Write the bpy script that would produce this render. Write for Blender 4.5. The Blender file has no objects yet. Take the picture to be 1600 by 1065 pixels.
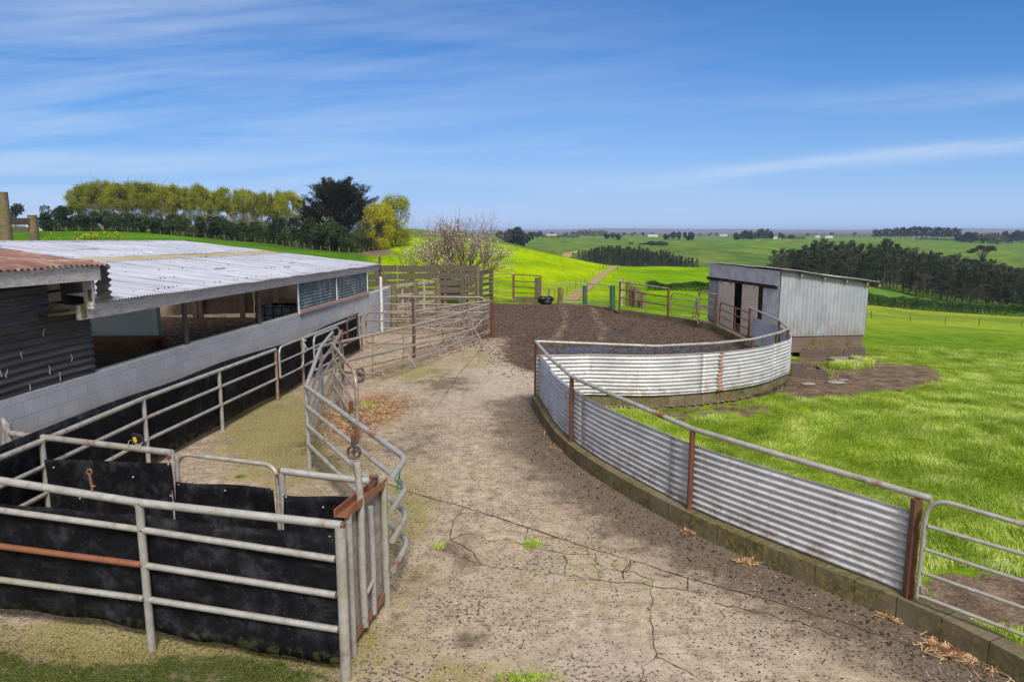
import bpy, math, random
import numpy as np
from mathutils import Vector, Matrix
random.seed(7); rng = np.random.default_rng(7)
SC = bpy.context.scene
R = math.radians
# ------------------------------------------------------------------ camera
H = 3.6; F = 1067.0; TH = math.atan(168/1067.0); CT, ST = math.cos(TH), math.sin(TH)
cam = bpy.data.cameras.new('camera'); cam.sensor_width = 36; cam.lens = 36*F/1600; cam.clip_start = .1; cam.clip_end = 60000
camo = bpy.data.objects.new('camera', cam); SC.collection.objects.link(camo)
camo.location = (0, 0, H); camo.rotation_euler = (math.pi/2-TH, 0, 0); SC.camera = camo
# ------------------------------------------------------------------ light
SUN = Vector((.22, -.97, 0)).normalized(); EL = R(47)
sl = bpy.data.lights.new('sun', 'SUN'); sl.energy = 2.3; sl.angle = R(13); sl.color = (1, .935, .85)
so = bpy.data.objects.new('sun', sl); SC.collection.objects.link(so)
so.rotation_euler = Vector((SUN.x*math.cos(EL), SUN.y*math.cos(EL), math.sin(EL))).to_track_quat('Z', 'Y').to_euler()
SC.view_settings.view_transform = 'Standard'; SC.view_settings.look = 'None'; SC.view_settings.exposure = 0.9; SC.view_settings.gamma = 1
world = bpy.data.worlds.new('World'); SC.world = world; world.use_nodes = True
wt = world.node_tree; wt.nodes.clear()
def wn(t, **k):
    n = wt.nodes.new(t)
    for a, b in k.items(): setattr(n, a, b)
    return n
def wm(op, a, b=None, c=None, clamp=False):
    n = wn('ShaderNodeMath', operation=op, use_clamp=clamp)
    for i, s in enumerate((a, b, c)):
        if s is None: continue
        if isinstance(s, (int, float)): n.inputs[i].default_value = s
        else: wt.links.new(s, n.inputs[i])
    return n.outputs[0]
def wnoise(vec, scale, detail=5, rough=.6, dist=0):
    n = wn('ShaderNodeTexNoise'); n.inputs['Scale'].default_value = scale; n.inputs['Detail'].default_value = detail
    n.inputs['Roughness'].default_value = rough; n.inputs['Distortion'].default_value = dist; wt.links.new(vec, n.inputs['Vector']); return n.outputs['Fac']
sky = wn('ShaderNodeTexSky', sky_type='NISHITA', sun_disc=False, sun_elevation=EL, sun_rotation=math.atan2(SUN.x, SUN.y), air_density=1.0, dust_density=.5, ozone_density=2.2)
tc = wn('ShaderNodeTexCoord'); sx = wn('ShaderNodeSeparateXYZ'); wt.links.new(tc.outputs['Generated'], sx.inputs[0])
X_, Y_, Z_ = sx.outputs
yy = wm('MAXIMUM', Y_, .05); e = wm('DIVIDE', Z_, yy); a = wm('DIVIDE', X_, yy)
zz = wm('ADD', wm('MAXIMUM', Z_, 0), .10)
cv = wn('ShaderNodeCombineXYZ'); wt.links.new(wm('MULTIPLY', wm('DIVIDE', X_, zz), .42), cv.inputs[0]); wt.links.new(wm('MULTIPLY', wm('DIVIDE', wm('SUBTRACT', Y_, wm('MULTIPLY', X_, .12)), zz), 1.5), cv.inputs[1])
n1 = wnoise(cv.outputs[0], .55, 8, .62, .6); n2 = wnoise(cv.outputs[0], 2.6, 8, .65, .3)
cv2 = wn('ShaderNodeCombineXYZ'); wt.links.new(wm('MULTIPLY', a, 1.2), cv2.inputs[0]); wt.links.new(wm('MULTIPLY', wm('SUBTRACT', e, wm('MULTIPLY', a, .10)), 17), cv2.inputs[1])
n3 = wnoise(cv2.outputs[0], 2.2, 8, .6, .25)
leftm = wm('MULTIPLY_ADD', a, -.95, .42, True)                      # more cloud towards the left
wisp = wm('MULTIPLY', wm('SUBTRACT', wm('ADD', wm('MULTIPLY', n1, .95), wm('MULTIPLY', n3, .55)), .62), 1.5, clamp=True)
wisp = wm('MULTIPLY', wisp, leftm)
# one long band rising to the right, and a fainter one above it
def band(e0, b, w, amt, a0):
    d = wm('DIVIDE', wm('SUBTRACT', wm('ADD', e, wm('MULTIPLY', n1, .03)), wm('ADD', wm('MULTIPLY', a, b), e0+.015)), w)
    g = wm('POWER', 2.718, wm('MULTIPLY', wm('MULTIPLY', d, d), -1))
    return wm('MULTIPLY', wm('MULTIPLY', g, wm('MULTIPLY', wm('SUBTRACT', n3, .28), 3.0, clamp=True)), wm('MULTIPLY', wm('MULTIPLY_ADD', a, 3.0, -a0*3.0, True), amt))
b1 = band(.055, .095, .012, .62, -.02); b2 = band(.16, .05, .016, .30, .25)
tint = wn('ShaderNodeMix', data_type='RGBA', blend_type='MULTIPLY'); tint.inputs['Factor'].default_value = 1
wt.links.new(sky.outputs[0], tint.inputs['A']); tint.inputs['B'].default_value = (.06, .60, 1.18, 1)
def wmix(f, A, B):
    n = wn('ShaderNodeMix', data_type='RGBA'); wt.links.new(f, n.inputs['Factor']); wt.links.new(A, n.inputs['A']); n.inputs['B'].default_value = B+(1,); return n.outputs['Result']
hz = wm('MULTIPLY', wm('POWER', 2.718, wm('MULTIPLY', wm('MAXIMUM', e, 0), -7.0)), 1.0)
c1 = wmix(hz, tint.outputs['Result'], (4.7, 6.7, 10.8))
cl = wm('ADD', wm('ADD', wisp, b1), wm('ADD', b2, wm('MULTIPLY', wm('SUBTRACT', n3, .42, clamp=True) if False else wm('MULTIPLY', n3, n1), .10)), clamp=True)
c1 = wmix(wm('MULTIPLY', wm('POWER', 2.718, wm('MULTIPLY', wm('MAXIMUM', e, 0), -16)), .55), c1, (6.4, 7.7, 10.6))
c2 = wmix(wm('MULTIPLY', cl, .85), c1, (7.6, 8.6, 10.3))
# thin bright cloud overhead and behind, which softens the light
bm = wm('MAXIMUM', wm('MULTIPLY', wm('MULTIPLY_ADD', Y_, -1.9, .55, True), .85), wm('MULTIPLY_ADD', Z_, 3.2, -1.7, True))
bm = wm('MULTIPLY', bm, wm('MULTIPLY_ADD', n1, 1.2, .25, True))
c3 = wmix(bm, c2, (9.2, 8.9, 8.6))
bg = wn('ShaderNodeBackground'); bg.inputs['Strength'].default_value = .05; wt.links.new(c3, bg.inputs['Color'])
wo = wn('ShaderNodeOutputWorld'); wt.links.new(bg.outputs[0], wo.inputs[0])
# ------------------------------------------------------------------ geometry from the survey of the place
def ray(px, py):
    u = (px-800)/F; v = (532.5-py)/F
    return Vector((u, CT+v*ST, -ST+v*CT))
def G(px, py, z=0.0):
    d = ray(px, py); t = (z-H)/d.z
    return Vector((d.x*t, d.y*t, z))
def VP(px, py, A, B):                       # a point on the upright plane through ground points A and B
    d = ray(px, py); n = Vector((B.y-A.y, A.x-B.x)); t = (A.x*n.x+A.y*n.y)/(d.x*n.x+d.y*n.y)
    return Vector((d.x*t, d.y*t, H+d.z*t))
def AT(px, py, Y):
    d = ray(px, py); t = Y/d.y
    return Vector((d.x*t, Y, H+d.z*t))
def project(P):
    x = P[..., 0]; y = P[..., 1]; z = P[..., 2]-H
    dep = y*CT-z*ST; up = y*ST+z*CT; dep = np.where(dep < .2, .2, dep)
    return 800+F*x/dep, 532.5-F*up/dep
# ------------------------------------------------------------------ mesh helpers
def wloc(o):
    v = Vector((0, 0, 0))
    while o: v = v+o.location; o = o.parent
    return v
class MB:
    def __init__(s): s.v = []; s.f = []; s.sm = []
    def add(s, vs, fs, smooth=False):
        b = len(s.v); s.v += [tuple(v) for v in vs]; s.f += [tuple(i+b for i in f) for f in fs]; s.sm += [smooth]*len(fs); return s
    def box(s, c, d, rz=0.0, taper=1.0):
        c = Vector(c); x, y, z = (k/2 for k in d); cr, sr = math.cos(rz), math.sin(rz); vs = []
        for k in (-1, 1):
            q = taper if k > 0 else 1
            for a_, b_ in ((-1, -1), (1, -1), (1, 1), (-1, 1)):
                X = a_*x*q; Y = b_*y*q; vs.append(c+Vector((X*cr-Y*sr, X*sr+Y*cr, k*z)))
        return s.add(vs, [(3, 2, 1, 0), (4, 5, 6, 7), (0, 1, 5, 4), (1, 2, 6, 5), (2, 3, 7, 6), (3, 0, 4, 7)])
    def beam(s, p, q, w, h, up=(0, 0, 1)):       # w sideways, h along up
        p = Vector(p); q = Vector(q); d = (q-p).normalized(); up = Vector(up)
        if abs(d.dot(up)) > .98: up = Vector((1, 0, 0))
        sd = d.cross(up).normalized(); u = sd.cross(d).normalized(); vs = []
        for e_ in (p, q):
            for a_, b_ in ((-1, -1), (1, -1), (1, 1), (-1, 1)): vs.append(e_+sd*(a_*w/2)+u*(b_*h/2))
        return s.add(vs, [(0, 1, 2, 3), (7, 6, 5, 4), (0, 4, 5, 1), (1, 5, 6, 2), (2, 6, 7, 3), (3, 7, 4, 0)])
    def tube(s, pts, r, n=10, caps=True, r2=None):
        pts = [Vector(p) for p in pts]; m = len(pts); b = []; fs = []
        rs = [r+(r2-r)*i/(m-1) for i in range(m)] if r2 is not None else [r]*m
        if isinstance(r, (list, tuple)): rs = list(r)
        T0 = (pts[1]-pts[0]).normalized(); ref = Vector((0, 0, 1)) if abs(T0.z) < .9 else Vector((1, 0, 0)); nx = T0.cross(ref).normalized()
        for i, p in enumerate(pts):
            if i == 0: t = T0
            elif i == m-1: t = (pts[-1]-pts[-2]).normalized()
            else: t = ((pts[i]-pts[i-1]).normalized()+(pts[i+1]-pts[i]).normalized()).normalized()
            nx = (nx-t*nx.dot(t)).normalized(); ny = t.cross(nx)
            for k in range(n):
                an = 2*math.pi*k/n; b.append(p+(nx*math.cos(an)+ny*math.sin(an))*rs[i])
        for i in range(m-1):
            for k in range(n): fs.append((i*n+k, i*n+(k+1) % n, (i+1)*n+(k+1) % n, (i+1)*n+k))
        s.add(b, fs, True)
        if caps:
            s.add(b[:n], [tuple(range(n))[::-1]]); s.add(b[-n:], [tuple(range(n))])
        return s
    def sphere(s, c, r, n=10, sc=(1, 1, 1)):
        c = Vector(c); vs = []; fs = []; m = n//2
        for i in range(m+1):
            ph = math.pi*i/m
            for k in range(n):
                an = 2*math.pi*k/n; vs.append(c+Vector((math.sin(ph)*math.cos(an)*sc[0], math.sin(ph)*math.sin(an)*sc[1], math.cos(ph)*sc[2]))*r)
        for i in range(m):
            for k in range(n): fs.append((i*n+k, (i+1)*n+k, (i+1)*n+(k+1) % n, i*n+(k+1) % n))
        return s.add(vs, fs, True)
    def extrude(s, poly, vec):
        n = len(poly); vec = Vector(vec); vs = [Vector(p) for p in poly]; vs += [p+vec for p in vs]
        return s.add(vs, [tuple(range(n))[::-1], tuple(range(n, 2*n))]+[(i, (i+1) % n, n+(i+1) % n, n+i) for i in range(n)])
    def build(s, name, mat, parent=None):
        off = wloc(parent) if parent else Vector((0, 0, 0))
        me = bpy.data.meshes.new(name); me.from_pydata([(v[0]-off.x, v[1]-off.y, v[2]-off.z) for v in s.v], [], s.f)
        me.polygons.foreach_set('use_smooth', s.sm); me.materials.append(mat); me.update()
        o = bpy.data.objects.new(name, me); SC.collection.objects.link(o); o.parent = parent
        return o
def mesh_np(name, V, Fc, mat, parent=None, smooth=False, attrs=None):
    off = wloc(parent) if parent else Vector((0, 0, 0))
    V = np.asarray(V, dtype=np.float32)-np.array(off, dtype=np.float32); Fc = np.asarray(Fc, dtype=np.int32); k = Fc.shape[1]
    me = bpy.data.meshes.new(name); me.vertices.add(len(V)); me.vertices.foreach_set('co', V.ravel())
    me.loops.add(Fc.size); me.loops.foreach_set('vertex_index', Fc.ravel()); me.polygons.add(len(Fc))
    me.polygons.foreach_set('loop_start', np.arange(0, Fc.size, k, dtype=np.int32)); me.polygons.foreach_set('loop_total', np.full(len(Fc), k, dtype=np.int32))
    me.polygons.foreach_set('use_smooth', np.full(len(Fc), smooth)); me.update(calc_edges=True)
    for an, arr in (attrs or {}).items():
        if arr.ndim == 1: at = me.attributes.new(an, 'FLOAT', 'POINT'); at.data.foreach_set('value', arr.astype(np.float32))
        else:
            at = me.attributes.new(an, 'FLOAT_COLOR', 'POINT'); c4 = np.ones((len(arr), 4), np.float32); c4[:, :3] = arr; at.data.foreach_set('color', c4.ravel())
    me.materials.append(mat)
    o = bpy.data.objects.new(name, me); SC.collection.objects.link(o); o.parent = parent
    return o
def tag(o, label=None, cat=None, group=None, kind=None):
    if label: o['label'] = label
    if cat: o['category'] = cat
    if group: o['group'] = group
    if kind: o['kind'] = kind
    return o
def thing(name, label, cat, loc, group=None):
    o = bpy.data.objects.new(name, None); SC.collection.objects.link(o); o.location = loc; o.empty_display_size = .2
    return tag(o, label, cat, group)
def copy_tree(o, parent=None):
    c = o.copy(); SC.collection.objects.link(c); c.parent = parent
    for ch in [q for q in o.children]: copy_tree(ch, c)
    return c
def fillet(pts, r, n=6):
    pts = [Vector(p) for p in pts]; out = [pts[0]]
    for i in range(1, len(pts)-1):
        a_, b_, c_ = pts[i-1], pts[i], pts[i+1]; d1 = (a_-b_); d2 = (c_-b_); rr = min(r, d1.length*.45, d2.length*.45)
        p = b_+d1.normalized()*rr; q = b_+d2.normalized()*rr
        for k in range(n+1):
            t = k/n; out.append(p*(1-t)**2+b_*(2*t*(1-t))+q*t*t)
    return out+[pts[-1]]
# ------------------------------------------------------------------ materials
class NM:
    def __init__(s, name, rough=.8, spec=.3, metal=0.0):
        s.m = bpy.data.materials.new(name); s.m.use_nodes = True; s.t = s.m.node_tree; s.b = s.t.nodes['Principled BSDF']
        s.b.inputs['Roughness'].default_value = rough; s.b.inputs['Specular IOR Level'].default_value = spec; s.b.inputs['Metallic'].default_value = metal
        g = s.t.nodes.new('ShaderNodeNewGeometry'); s.pos = g.outputs['Position']; s.geo = g
    def put(s, sock, v):
        if isinstance(v, (int, float)): sock.default_value = v
        elif isinstance(v, (tuple, list)): sock.default_value = tuple(v)+((1,) if len(v) == 3 and len(sock.default_value) == 4 else ())
        else: s.t.links.new(v, sock)
    def map(s, scale, rot=(0, 0, 0), co=None, loc=(0, 0, 0)):
        n = s.t.nodes.new('ShaderNodeMapping'); n.inputs['Scale'].default_value = scale; n.inputs['Rotation'].default_value = rot; n.inputs['Location'].default_value = loc
        s.t.links.new(co or s.pos, n.inputs['Vector']); return n.outputs[0]
    def noise(s, scale, detail=4, rough=.6, co=None, dist=0.0):
        n = s.t.nodes.new('ShaderNodeTexNoise'); n.inputs['Scale'].default_value = scale; n.inputs['Detail'].default_value = detail
        n.inputs['Roughness'].default_value = rough; n.inputs['Distortion'].default_value = dist; s.t.links.new(co or s.pos, n.inputs['Vector']); return n.outputs['Fac']
    def voro(s, scale, feat='F1', co=None, out='Distance', rand=1):
        n = s.t.nodes.new('ShaderNodeTexVoronoi'); n.feature = feat; n.inputs['Scale'].default_value = scale; n.inputs['Randomness'].default_value = rand
        s.t.links.new(co or s.pos, n.inputs['Vector']); return n.outputs[out]
    def ramp(s, f, stops):
        n = s.t.nodes.new('ShaderNodeValToRGB'); s.put(n.inputs[0], f); el = n.color_ramp.elements
        while len(el) < len(stops): el.new(.5)
        for i, (p, c) in enumerate(stops):
            el[i].position = p; c = (c, c, c) if isinstance(c, (int, float)) else c; el[i].color = tuple(c)+(1,)
        return n.outputs[0]
    def mr(s, f, a, b, c=0.0, d=1.0):
        n = s.t.nodes.new('ShaderNodeMapRange'); s.put(n.inputs[0], f)
        for i, v in enumerate((a, b, c, d)): s.put(n.inputs[i+1], v)
        return n.outputs[0]
    def mix(s, f, a, b, mode='MIX'):
        n = s.t.nodes.new('ShaderNodeMix'); n.data_type = 'RGBA'; n.blend_type = mode; s.put(n.inputs['Factor'], f); s.put(n.inputs['A'], a); s.put(n.inputs['B'], b); return n.outputs['Result']
    def math(s, op, a, b=0.0, clamp=False):
        n = s.t.nodes.new('ShaderNodeMath'); n.operation = op; n.use_clamp = clamp; s.put(n.inputs[0], a); s.put(n.inputs[1], b); return n.outputs[0]
    def attr(s, name, out='Fac'):
        n = s.t.nodes.new('ShaderNodeAttribute'); n.attribute_name = name; return n.outputs[out]
    def rnd(s):
        n = s.t.nodes.new('ShaderNodeObjectInfo'); return n.outputs['Random']
    def xyz(s, co=None):
        n = s.t.nodes.new('ShaderNodeSeparateXYZ'); s.t.links.new(co or s.pos, n.inputs[0]); return n.outputs
    def bump(s, h, strength=.5, dist=.02):
        n = s.t.nodes.new('ShaderNodeBump'); n.inputs['Strength'].default_value = strength; n.inputs['Distance'].default_value = dist
        s.put(n.inputs['Height'], h); s.t.links.new(n.outputs[0], s.b.inputs['Normal'])
    def done(s, col=None, rough=None, metal=None):
        if col is not None: s.put(s.b.inputs['Base Color'], col)
        if rough is not None: s.put(s.b.inputs['Roughness'], rough)
        if metal is not None: s.put(s.b.inputs['Metallic'], metal)
        return s.m
M = {}
def pipe_mat(name, base, dirt, rustlo, rusthi, metal=.25):
    n = NM(name, .5, .4); a = n.noise(9, 5, .65); b = n.noise(2.3, 4, .6); c = n.noise(38, 3, .6); g = n.noise(1.3, 3, .6)
    col = n.mix(n.mr(a, .3, .75), base, dirt)
    if metal > 0: col = n.mix(n.mr(g, .54, .68, 0, .5), col, (.30, .29, .15))
    col = n.mix(n.mr(c, .62, .72, 0, .5), col, (.12, .11, .10))
    r = n.mr(n.math('ADD', n.math('MULTIPLY', b, .65), n.math('MULTIPLY', a, .35)), rustlo, rusthi)
    col = n.mix(r, col, n.ramp(c, [(.3, (.11, .035, .018)), (.7, (.27, .10, .045))]))
    n.bump(a, .25, .004); return n.done(col, n.mr(r, 0, 1, .45, .85), n.mr(r, 0, 1, metal, 0))
M['pipe'] = pipe_mat('galvanised_pipe', (.44, .43, .41), (.25, .235, .205), .56, .66)
M['pipe3'] = pipe_mat('browned_pipe', (.40, .36, .32), (.26, .225, .19), .55, .67)
M['pipe2'] = pipe_mat('weathered_pipe', (.36, .31, .26), (.22, .17, .13), .47, .60)
M['rust'] = pipe_mat('rusty_steel', (.15, .060, .036), (.085, .036, .026), .50, .62, 0)
M['darkpipe'] = pipe_mat('dark_pipe', (.05, .04, .04), (.10, .075, .065), .55, .68, 0)
M['orust'] = pipe_mat('orange_rust', (.27, .11, .055), (.15, .065, .035), .50, .62, 0)
n = NM('rubber', .7, .10); a = n.noise(3.5, 6, .7); s_ = n.noise(6, 5, .6, n.map((.5, .5, 3.5)))
z = n.xyz()[2]
col = n.ramp(a, [(.35, (.004, .004, .005)), (.52, (.009, .009, .012)), (.68, (.036, .037, .044))])
col = n.mix(n.mr(s_, .58, .74, 0, .35), col, (.05, .052, .03)); col = n.mix(n.mr(n.noise(45, 2), .68, .74, 0, .35), col, (.2, .19, .17))
col = n.mix(n.math('MULTIPLY', n.mr(z, .24, .10), n.mr(n.noise(9, 4), .5, .6), True), col, (.09, .09, .035))
n.bump(n.noise(2.2, 3, .5), .9, .09); M['rubber'] = n.done(col, n.mr(a, .3, .8, .5, .78))
n = NM('zinc_sheet', .5, .4, .15); a = n.noise(2.2, 5, .6, n.map((1, 1, 2.5))); b = n.noise(16, 4, .7); c = n.noise(60, 2)
col = n.ramp(a, [(.38, (.44, .44, .455)), (.62, (.57, .57, .585))]); col = n.mix(n.mr(b, .52, .7, 0, .5), col, (.28, .27, .27)); col = n.mix(n.mr(c, .67, .74, 0, .6), col, (.20, .14, .10))
zz_ = n.xyz()[2]; col = n.mix(n.math('MULTIPLY', n.mr(zz_, .62, .24, 0, .75), n.mr(n.noise(5, 5, .75), .46, .60), True), col, (.24, .19, .14)); rs_ = n.mr(n.noise(4.5, 5, .7, n.map((1.6, 1.6, .35))), .60, .68, 0, .55); col = n.mix(rs_, col, (.30, .17, .10)); n.bump(n.noise(1.6, 3), .5, .03); M['zinc'] = n.done(col, n.mr(b, .3, .8, .35, .6))
n = NM('rust_streak', .8, .2); a = n.noise(14, 5, .7, n.map((1, 1, .4))); M['streak'] = n.done(n.ramp(a, [(.3, (.16, .06, .025)), (.55, (.33, .15, .07)), (.75, (.50, .38, .30))]))
n = NM('roof_sheet', .45, .45, .15); a = n.noise(.55, 5, .65); b = n.noise(5, 5, .7, n.map((.3, 2, 1))); c = n.noise(3.5, 4, .6)
col = n.ramp(a, [(.38, (.37, .39, .47)), (.60, (.47, .48, .56))]); col = n.mix(n.mr(b, .5, .64, 0, .65), col, (.27, .28, .33)); col = n.mix(n.mr(c, .68, .76, 0, .55), col, (.22, .16, .14))
n.bump(n.noise(.9, 4, .6), .6, .05)
M['roof'] = n.done(col)
n = NM('skylight_sheet', .45, .4); a = n.noise(1.6, 5, .7); _c = n.ramp(a, [(.35, (.32, .26, .14)), (.5, (.46, .39, .22)), (.65, (.44, .42, .36))]); M['skylight'] = n.done(_c); tr = n.t.nodes.new('ShaderNodeBsdfTranslucent'); tr.inputs[0].default_value = (.8, .75, .6, 1); mx = n.t.nodes.new('ShaderNodeMixShader'); mx.inputs[0].default_value = .35; n.t.links.new(n.b.outputs[0], mx.inputs[1]); n.t.links.new(tr.outputs[0], mx.inputs[2]); n.t.links.new(mx.outputs[0], n.t.nodes['Material Output'].inputs[0])
n = NM('red_roof', .75, .25); a = n.noise(3, 5, .7, n.map((.5, 3, 1))); b = n.noise(1.5, 4)
col = n.ramp(a, [(.3, (.11, .052, .044)), (.5, (.19, .098, .080)), (.65, (.31, .22, .19))]); M['redroof'] = n.done(n.mix(n.mr(b, .6, .72, 0, .6), col, (.45, .38, .34)))
n = NM('dark_cladding', .55, .4); a = n.noise(2.5, 5, .65, n.map((1, .4, 3))); b = n.noise(22, 3, .6)
col = n.ramp(a, [(.3, (.035, .030, .030)), (.65, (.085, .072, .070)), (.85, (.16, .14, .135))]); M['darkclad'] = n.done(n.mix(n.mr(b, .68, .76, 0, .7), col, (.32, .30, .27)))
n = NM('teal_cladding', .6, .35); a = n.noise(3.5, 6, .75, n.map((1, 1, .6))); b = n.noise(7, 4, .7, n.map((1, 1, .3)))
col = n.ramp(a, [(.32, (.035, .065, .075)), (.50, (.10, .15, .165)), (.64, (.28, .31, .32))]); M['teal'] = n.done(n.mix(n.mr(b, .57, .68, 0, .8), col, (.24, .12, .085)))
def block_mat(name, c1, c2, joint, bw, bh, moss=0, rustd=0):
    n = NM(name, .88, .2); co = n.t.nodes.new('ShaderNodeUVMap').outputs[0]
    br = n.t.nodes.new('ShaderNodeTexBrick'); n.t.links.new(co, br.inputs['Vector']); br.inputs['Scale'].default_value = 1; br.inputs['Brick Width'].default_value = bw; br.inputs['Row Height'].default_value = bh
    br.inputs['Mortar Size'].default_value = .006; br.inputs['Mortar Smooth'].default_value = .3; br.inputs['Color1'].default_value = c1+(1,); br.inputs['Color2'].default_value = c2+(1,); br.inputs['Mortar'].default_value = joint+(1,)
    a = n.noise(2.0, 5, .65); b = n.noise(18, 4, .7); col = n.mix(n.mr(a, .35, .75, 0, .35), br.outputs['Color'], (c1[0]*.55, c1[1]*.52, c1[2]*.48))
    if moss:
        col = n.mix(n.mr(n.math('ADD', n.math('MULTIPLY', a, .6), n.math('MULTIPLY', b, .4)), .56-moss*.16, .62, 0, .95), col, n.ramp(b, [(.38, (.02, .02, .008)), (.5, (.09, .08, .02)), (.62, (.20, .17, .06))]))
    if rustd: col = n.mix(n.mr(n.noise(1.6, 3, .5), .64, .71, 0, .6), col, (.42, .29, .18))
    mm = n.math('MULTIPLY', br.outputs['Fac'], -1.0); n.bump(n.math('ADD', mm, n.math('MULTIPLY', b, .5)), .5, .01); return n.done(col)
M['block'] = block_mat('painted_block', (.42, .42, .44), (.47, .47, .49), (.34, .34, .36), .40, .20, 0, 1)
M['mossblock'] = block_mat('mossy_block', (.16, .13, .09), (.21, .175, .12), (.012, .010, .007), .40, .5, 1.0)
M['shedblock'] = block_mat('stained_block', (.16, .115, .095), (.19, .14, .12), (.12, .09, .08), .40, .20, .25)
M['blueblock'] = block_mat('pale_blue_block', (.74, .84, .88), (.76, .86, .90), (.6, .7, .74), .40, .20)
def timber(name, dark, mid, light, moss=0.0, scale=1.0):
    n = NM(name, .85, .2); g = n.noise(3.2*scale, 6, .7, n.map((6, 1.2, 9))); g2 = n.noise(4.0*scale, 5, .7, n.map((1.2, 6, 9))); b = n.noise(2.2, 4, .6); k = n.noise(25, 3)
    f = n.math('MULTIPLY', n.math('ADD', g, g2), .5); col = n.ramp(f, [(.35, dark), (.5, mid), (.66, light)])
    if moss: col = n.mix(n.mr(b, .62-moss*.2, .66, 0, .85), col, n.ramp(k, [(.3, (.05, .055, .015)), (.7, (.15, .15, .045))]))
    n.bump(f, .5, .012); return n.done(col)
M['fascia'] = timber('fascia_board', (.24, .20, .19), (.48, .44, .44), (.62, .59, .59))
M['wood'] = timber('weathered_wood', (.04, .032, .024), (.095, .08, .062), (.18, .155, .125), .4)
M['post'] = timber('post_wood', (.075, .06, .035), (.17, .135, .075), (.28, .23, .14), .5)
M['plank'] = timber('pale_plank', (.22, .18, .13), (.40, .34, .26), (.55, .49, .40), .1)
M['darkwood'] = timber('brown_board', (.12, .08, .055), (.36, .26, .18), (.58, .48, .37))
M['ply'] = timber('peeling_ply', (.26, .15, .11), (.62, .50, .44), (.78, .71, .67))
M['greenpost'] = timber('green_post', (.02, .05, .035), (.04, .11, .07), (.07, .16, .10), .4)
n = NM('shed_sheet', .5, .4, .15); a = n.noise(2.5, 5, .6, n.map((1.2, 1.2, .5))); b = n.noise(30, 3); z = n.xyz()[2]
col = n.ramp(a, [(.35, (.27, .295, .33)), (.65, (.375, .40, .435))]); col = n.mix(n.math('MULTIPLY', n.mr(z, .9, .1), n.mr(n.noise(3, 4), .35, .7), True), col, (.24, .18, .15)); M['shedsheet'] = n.done(n.mix(n.mr(b, .68, .75, 0, .5), col, (.2, .15, .12)))
n = NM('shed_sheet_lilac', .5, .4, .15); a = n.noise(3.5, 5, .65); M['shedsheet2'] = n.done(n.ramp(a, [(.38, (.46, .45, .50)), (.62, (.62, .61, .66))]))
n = NM('interior_dark', .95, .1); M['dark'] = n.done(n.ramp(n.noise(3, 4), [(.3, (.02, .016, .013)), (.7, (.06, .045, .035))]))
n = NM('inside_floor', .95, .1); M['floor'] = n.done(n.ramp(n.noise(5, 6, .7), [(.4, (.06, .035, .022)), (.52, (.18, .115, .07)), (.62, (.36, .26, .17))]))
n = NM('galv_tin_panel', .55, .4, .2); a = n.voro(22, out='Color'); M['tin'] = n.done(n.mix(.25, n.ramp(n.noise(5, 5, .7), [(.3, (.17, .18, .21)), (.7, (.28, .29, .33))]), a, 'OVERLAY'))
n = NM('white_paint', .6, .3); M['white'] = n.done(n.ramp(n.noise(8, 5, .7), [(.3, (.35, .34, .32)), (.5, (.62, .62, .61)), (.8, (.75, .75, .75))]))
n = NM('black_plastic', .45, .4); M['black'] = n.done((.012, .012, .013))
n = NM('yellow_mark', .6, .3); M['yellow'] = n.done((.75, .55, .04))
n = NM('green_twine', .7, .2); M['twine'] = n.done((.03, .38, .22))
n = NM('tank_plastic', .5, .4); M['tank'] = n.done(n.ramp(n.noise(3, 3), [(.3, (.22, .26, .24)), (.7, (.34, .38, .36))]))
n = NM('concrete_slab', .85, .2); a = n.noise(4, 6, .7); M['slab'] = n.done(n.ramp(n.noise(12, 5, .75), [(.3, (.14, .125, .10)), (.6, (.30, .28, .24)), (.8, (.38, .36, .32))]))
def leafmat(name, c1, c2, c3, trans=.25, sc=.35):
    n = NM(name, .7, .15); a = n.noise(sc, 5, .72); b = n.noise(sc*9, 2); r = n.rnd()
    f = n.math('ADD', n.math('MULTIPLY', a, .6), n.math('MULTIPLY', b, .4)); f = n.math('ADD', f, n.math('MULTIPLY', n.math('SUBTRACT', r, .5), .10))
    col = n.ramp(f, [(.36, c1), (.52, c2), (.66, c3)]); n.done(col)
    tr = n.t.nodes.new('ShaderNodeBsdfTranslucent'); n.t.links.new(col, tr.inputs[0]); mx = n.t.nodes.new('ShaderNodeMixShader'); mx.inputs[0].default_value = trans
    out = n.t.nodes['Material Output']; n.t.links.new(n.b.outputs[0], mx.inputs[1]); n.t.links.new(tr.outputs[0], mx.inputs[2]); n.t.links.new(mx.outputs[0], out.inputs[0]); return n.m
M['poplar'] = leafmat('poplar_leaf', (.15, .17, .02), (.30, .32, .035), (.47, .46, .05), .35)
M['poplarlow'] = leafmat('olive_twigs', (.15, .14, .05), (.26, .24, .08), (.36, .33, .11), .3)
M['shrub'] = leafmat('dark_shrub_leaf', (.012, .022, .009), (.040, .066, .022), (.11, .15, .055), .12, .6)
M['shrub2'] = leafmat('olive_shrub_leaf', (.06, .07, .02), (.14, .15, .05), (.26, .25, .10), .2, .6)
M['macro'] = leafmat('dark_needle', (.010, .013, .008), (.028, .032, .018), (.065, .065, .035), .08, .4)
M['pine'] = leafmat('pine_needle', (.022, .036, .020), (.052, .074, .040), (.105, .125, .065), .08, .25)
M['pine2'] = leafmat('brown_pine_needle', (.036, .036, .022), (.074, .074, .046), (.125, .118, .075), .08, .25)
M['gold'] = leafmat('yellow_leaf', (.24, .22, .02), (.45, .42, .03), (.60, .52, .05), .35, .4)
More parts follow.
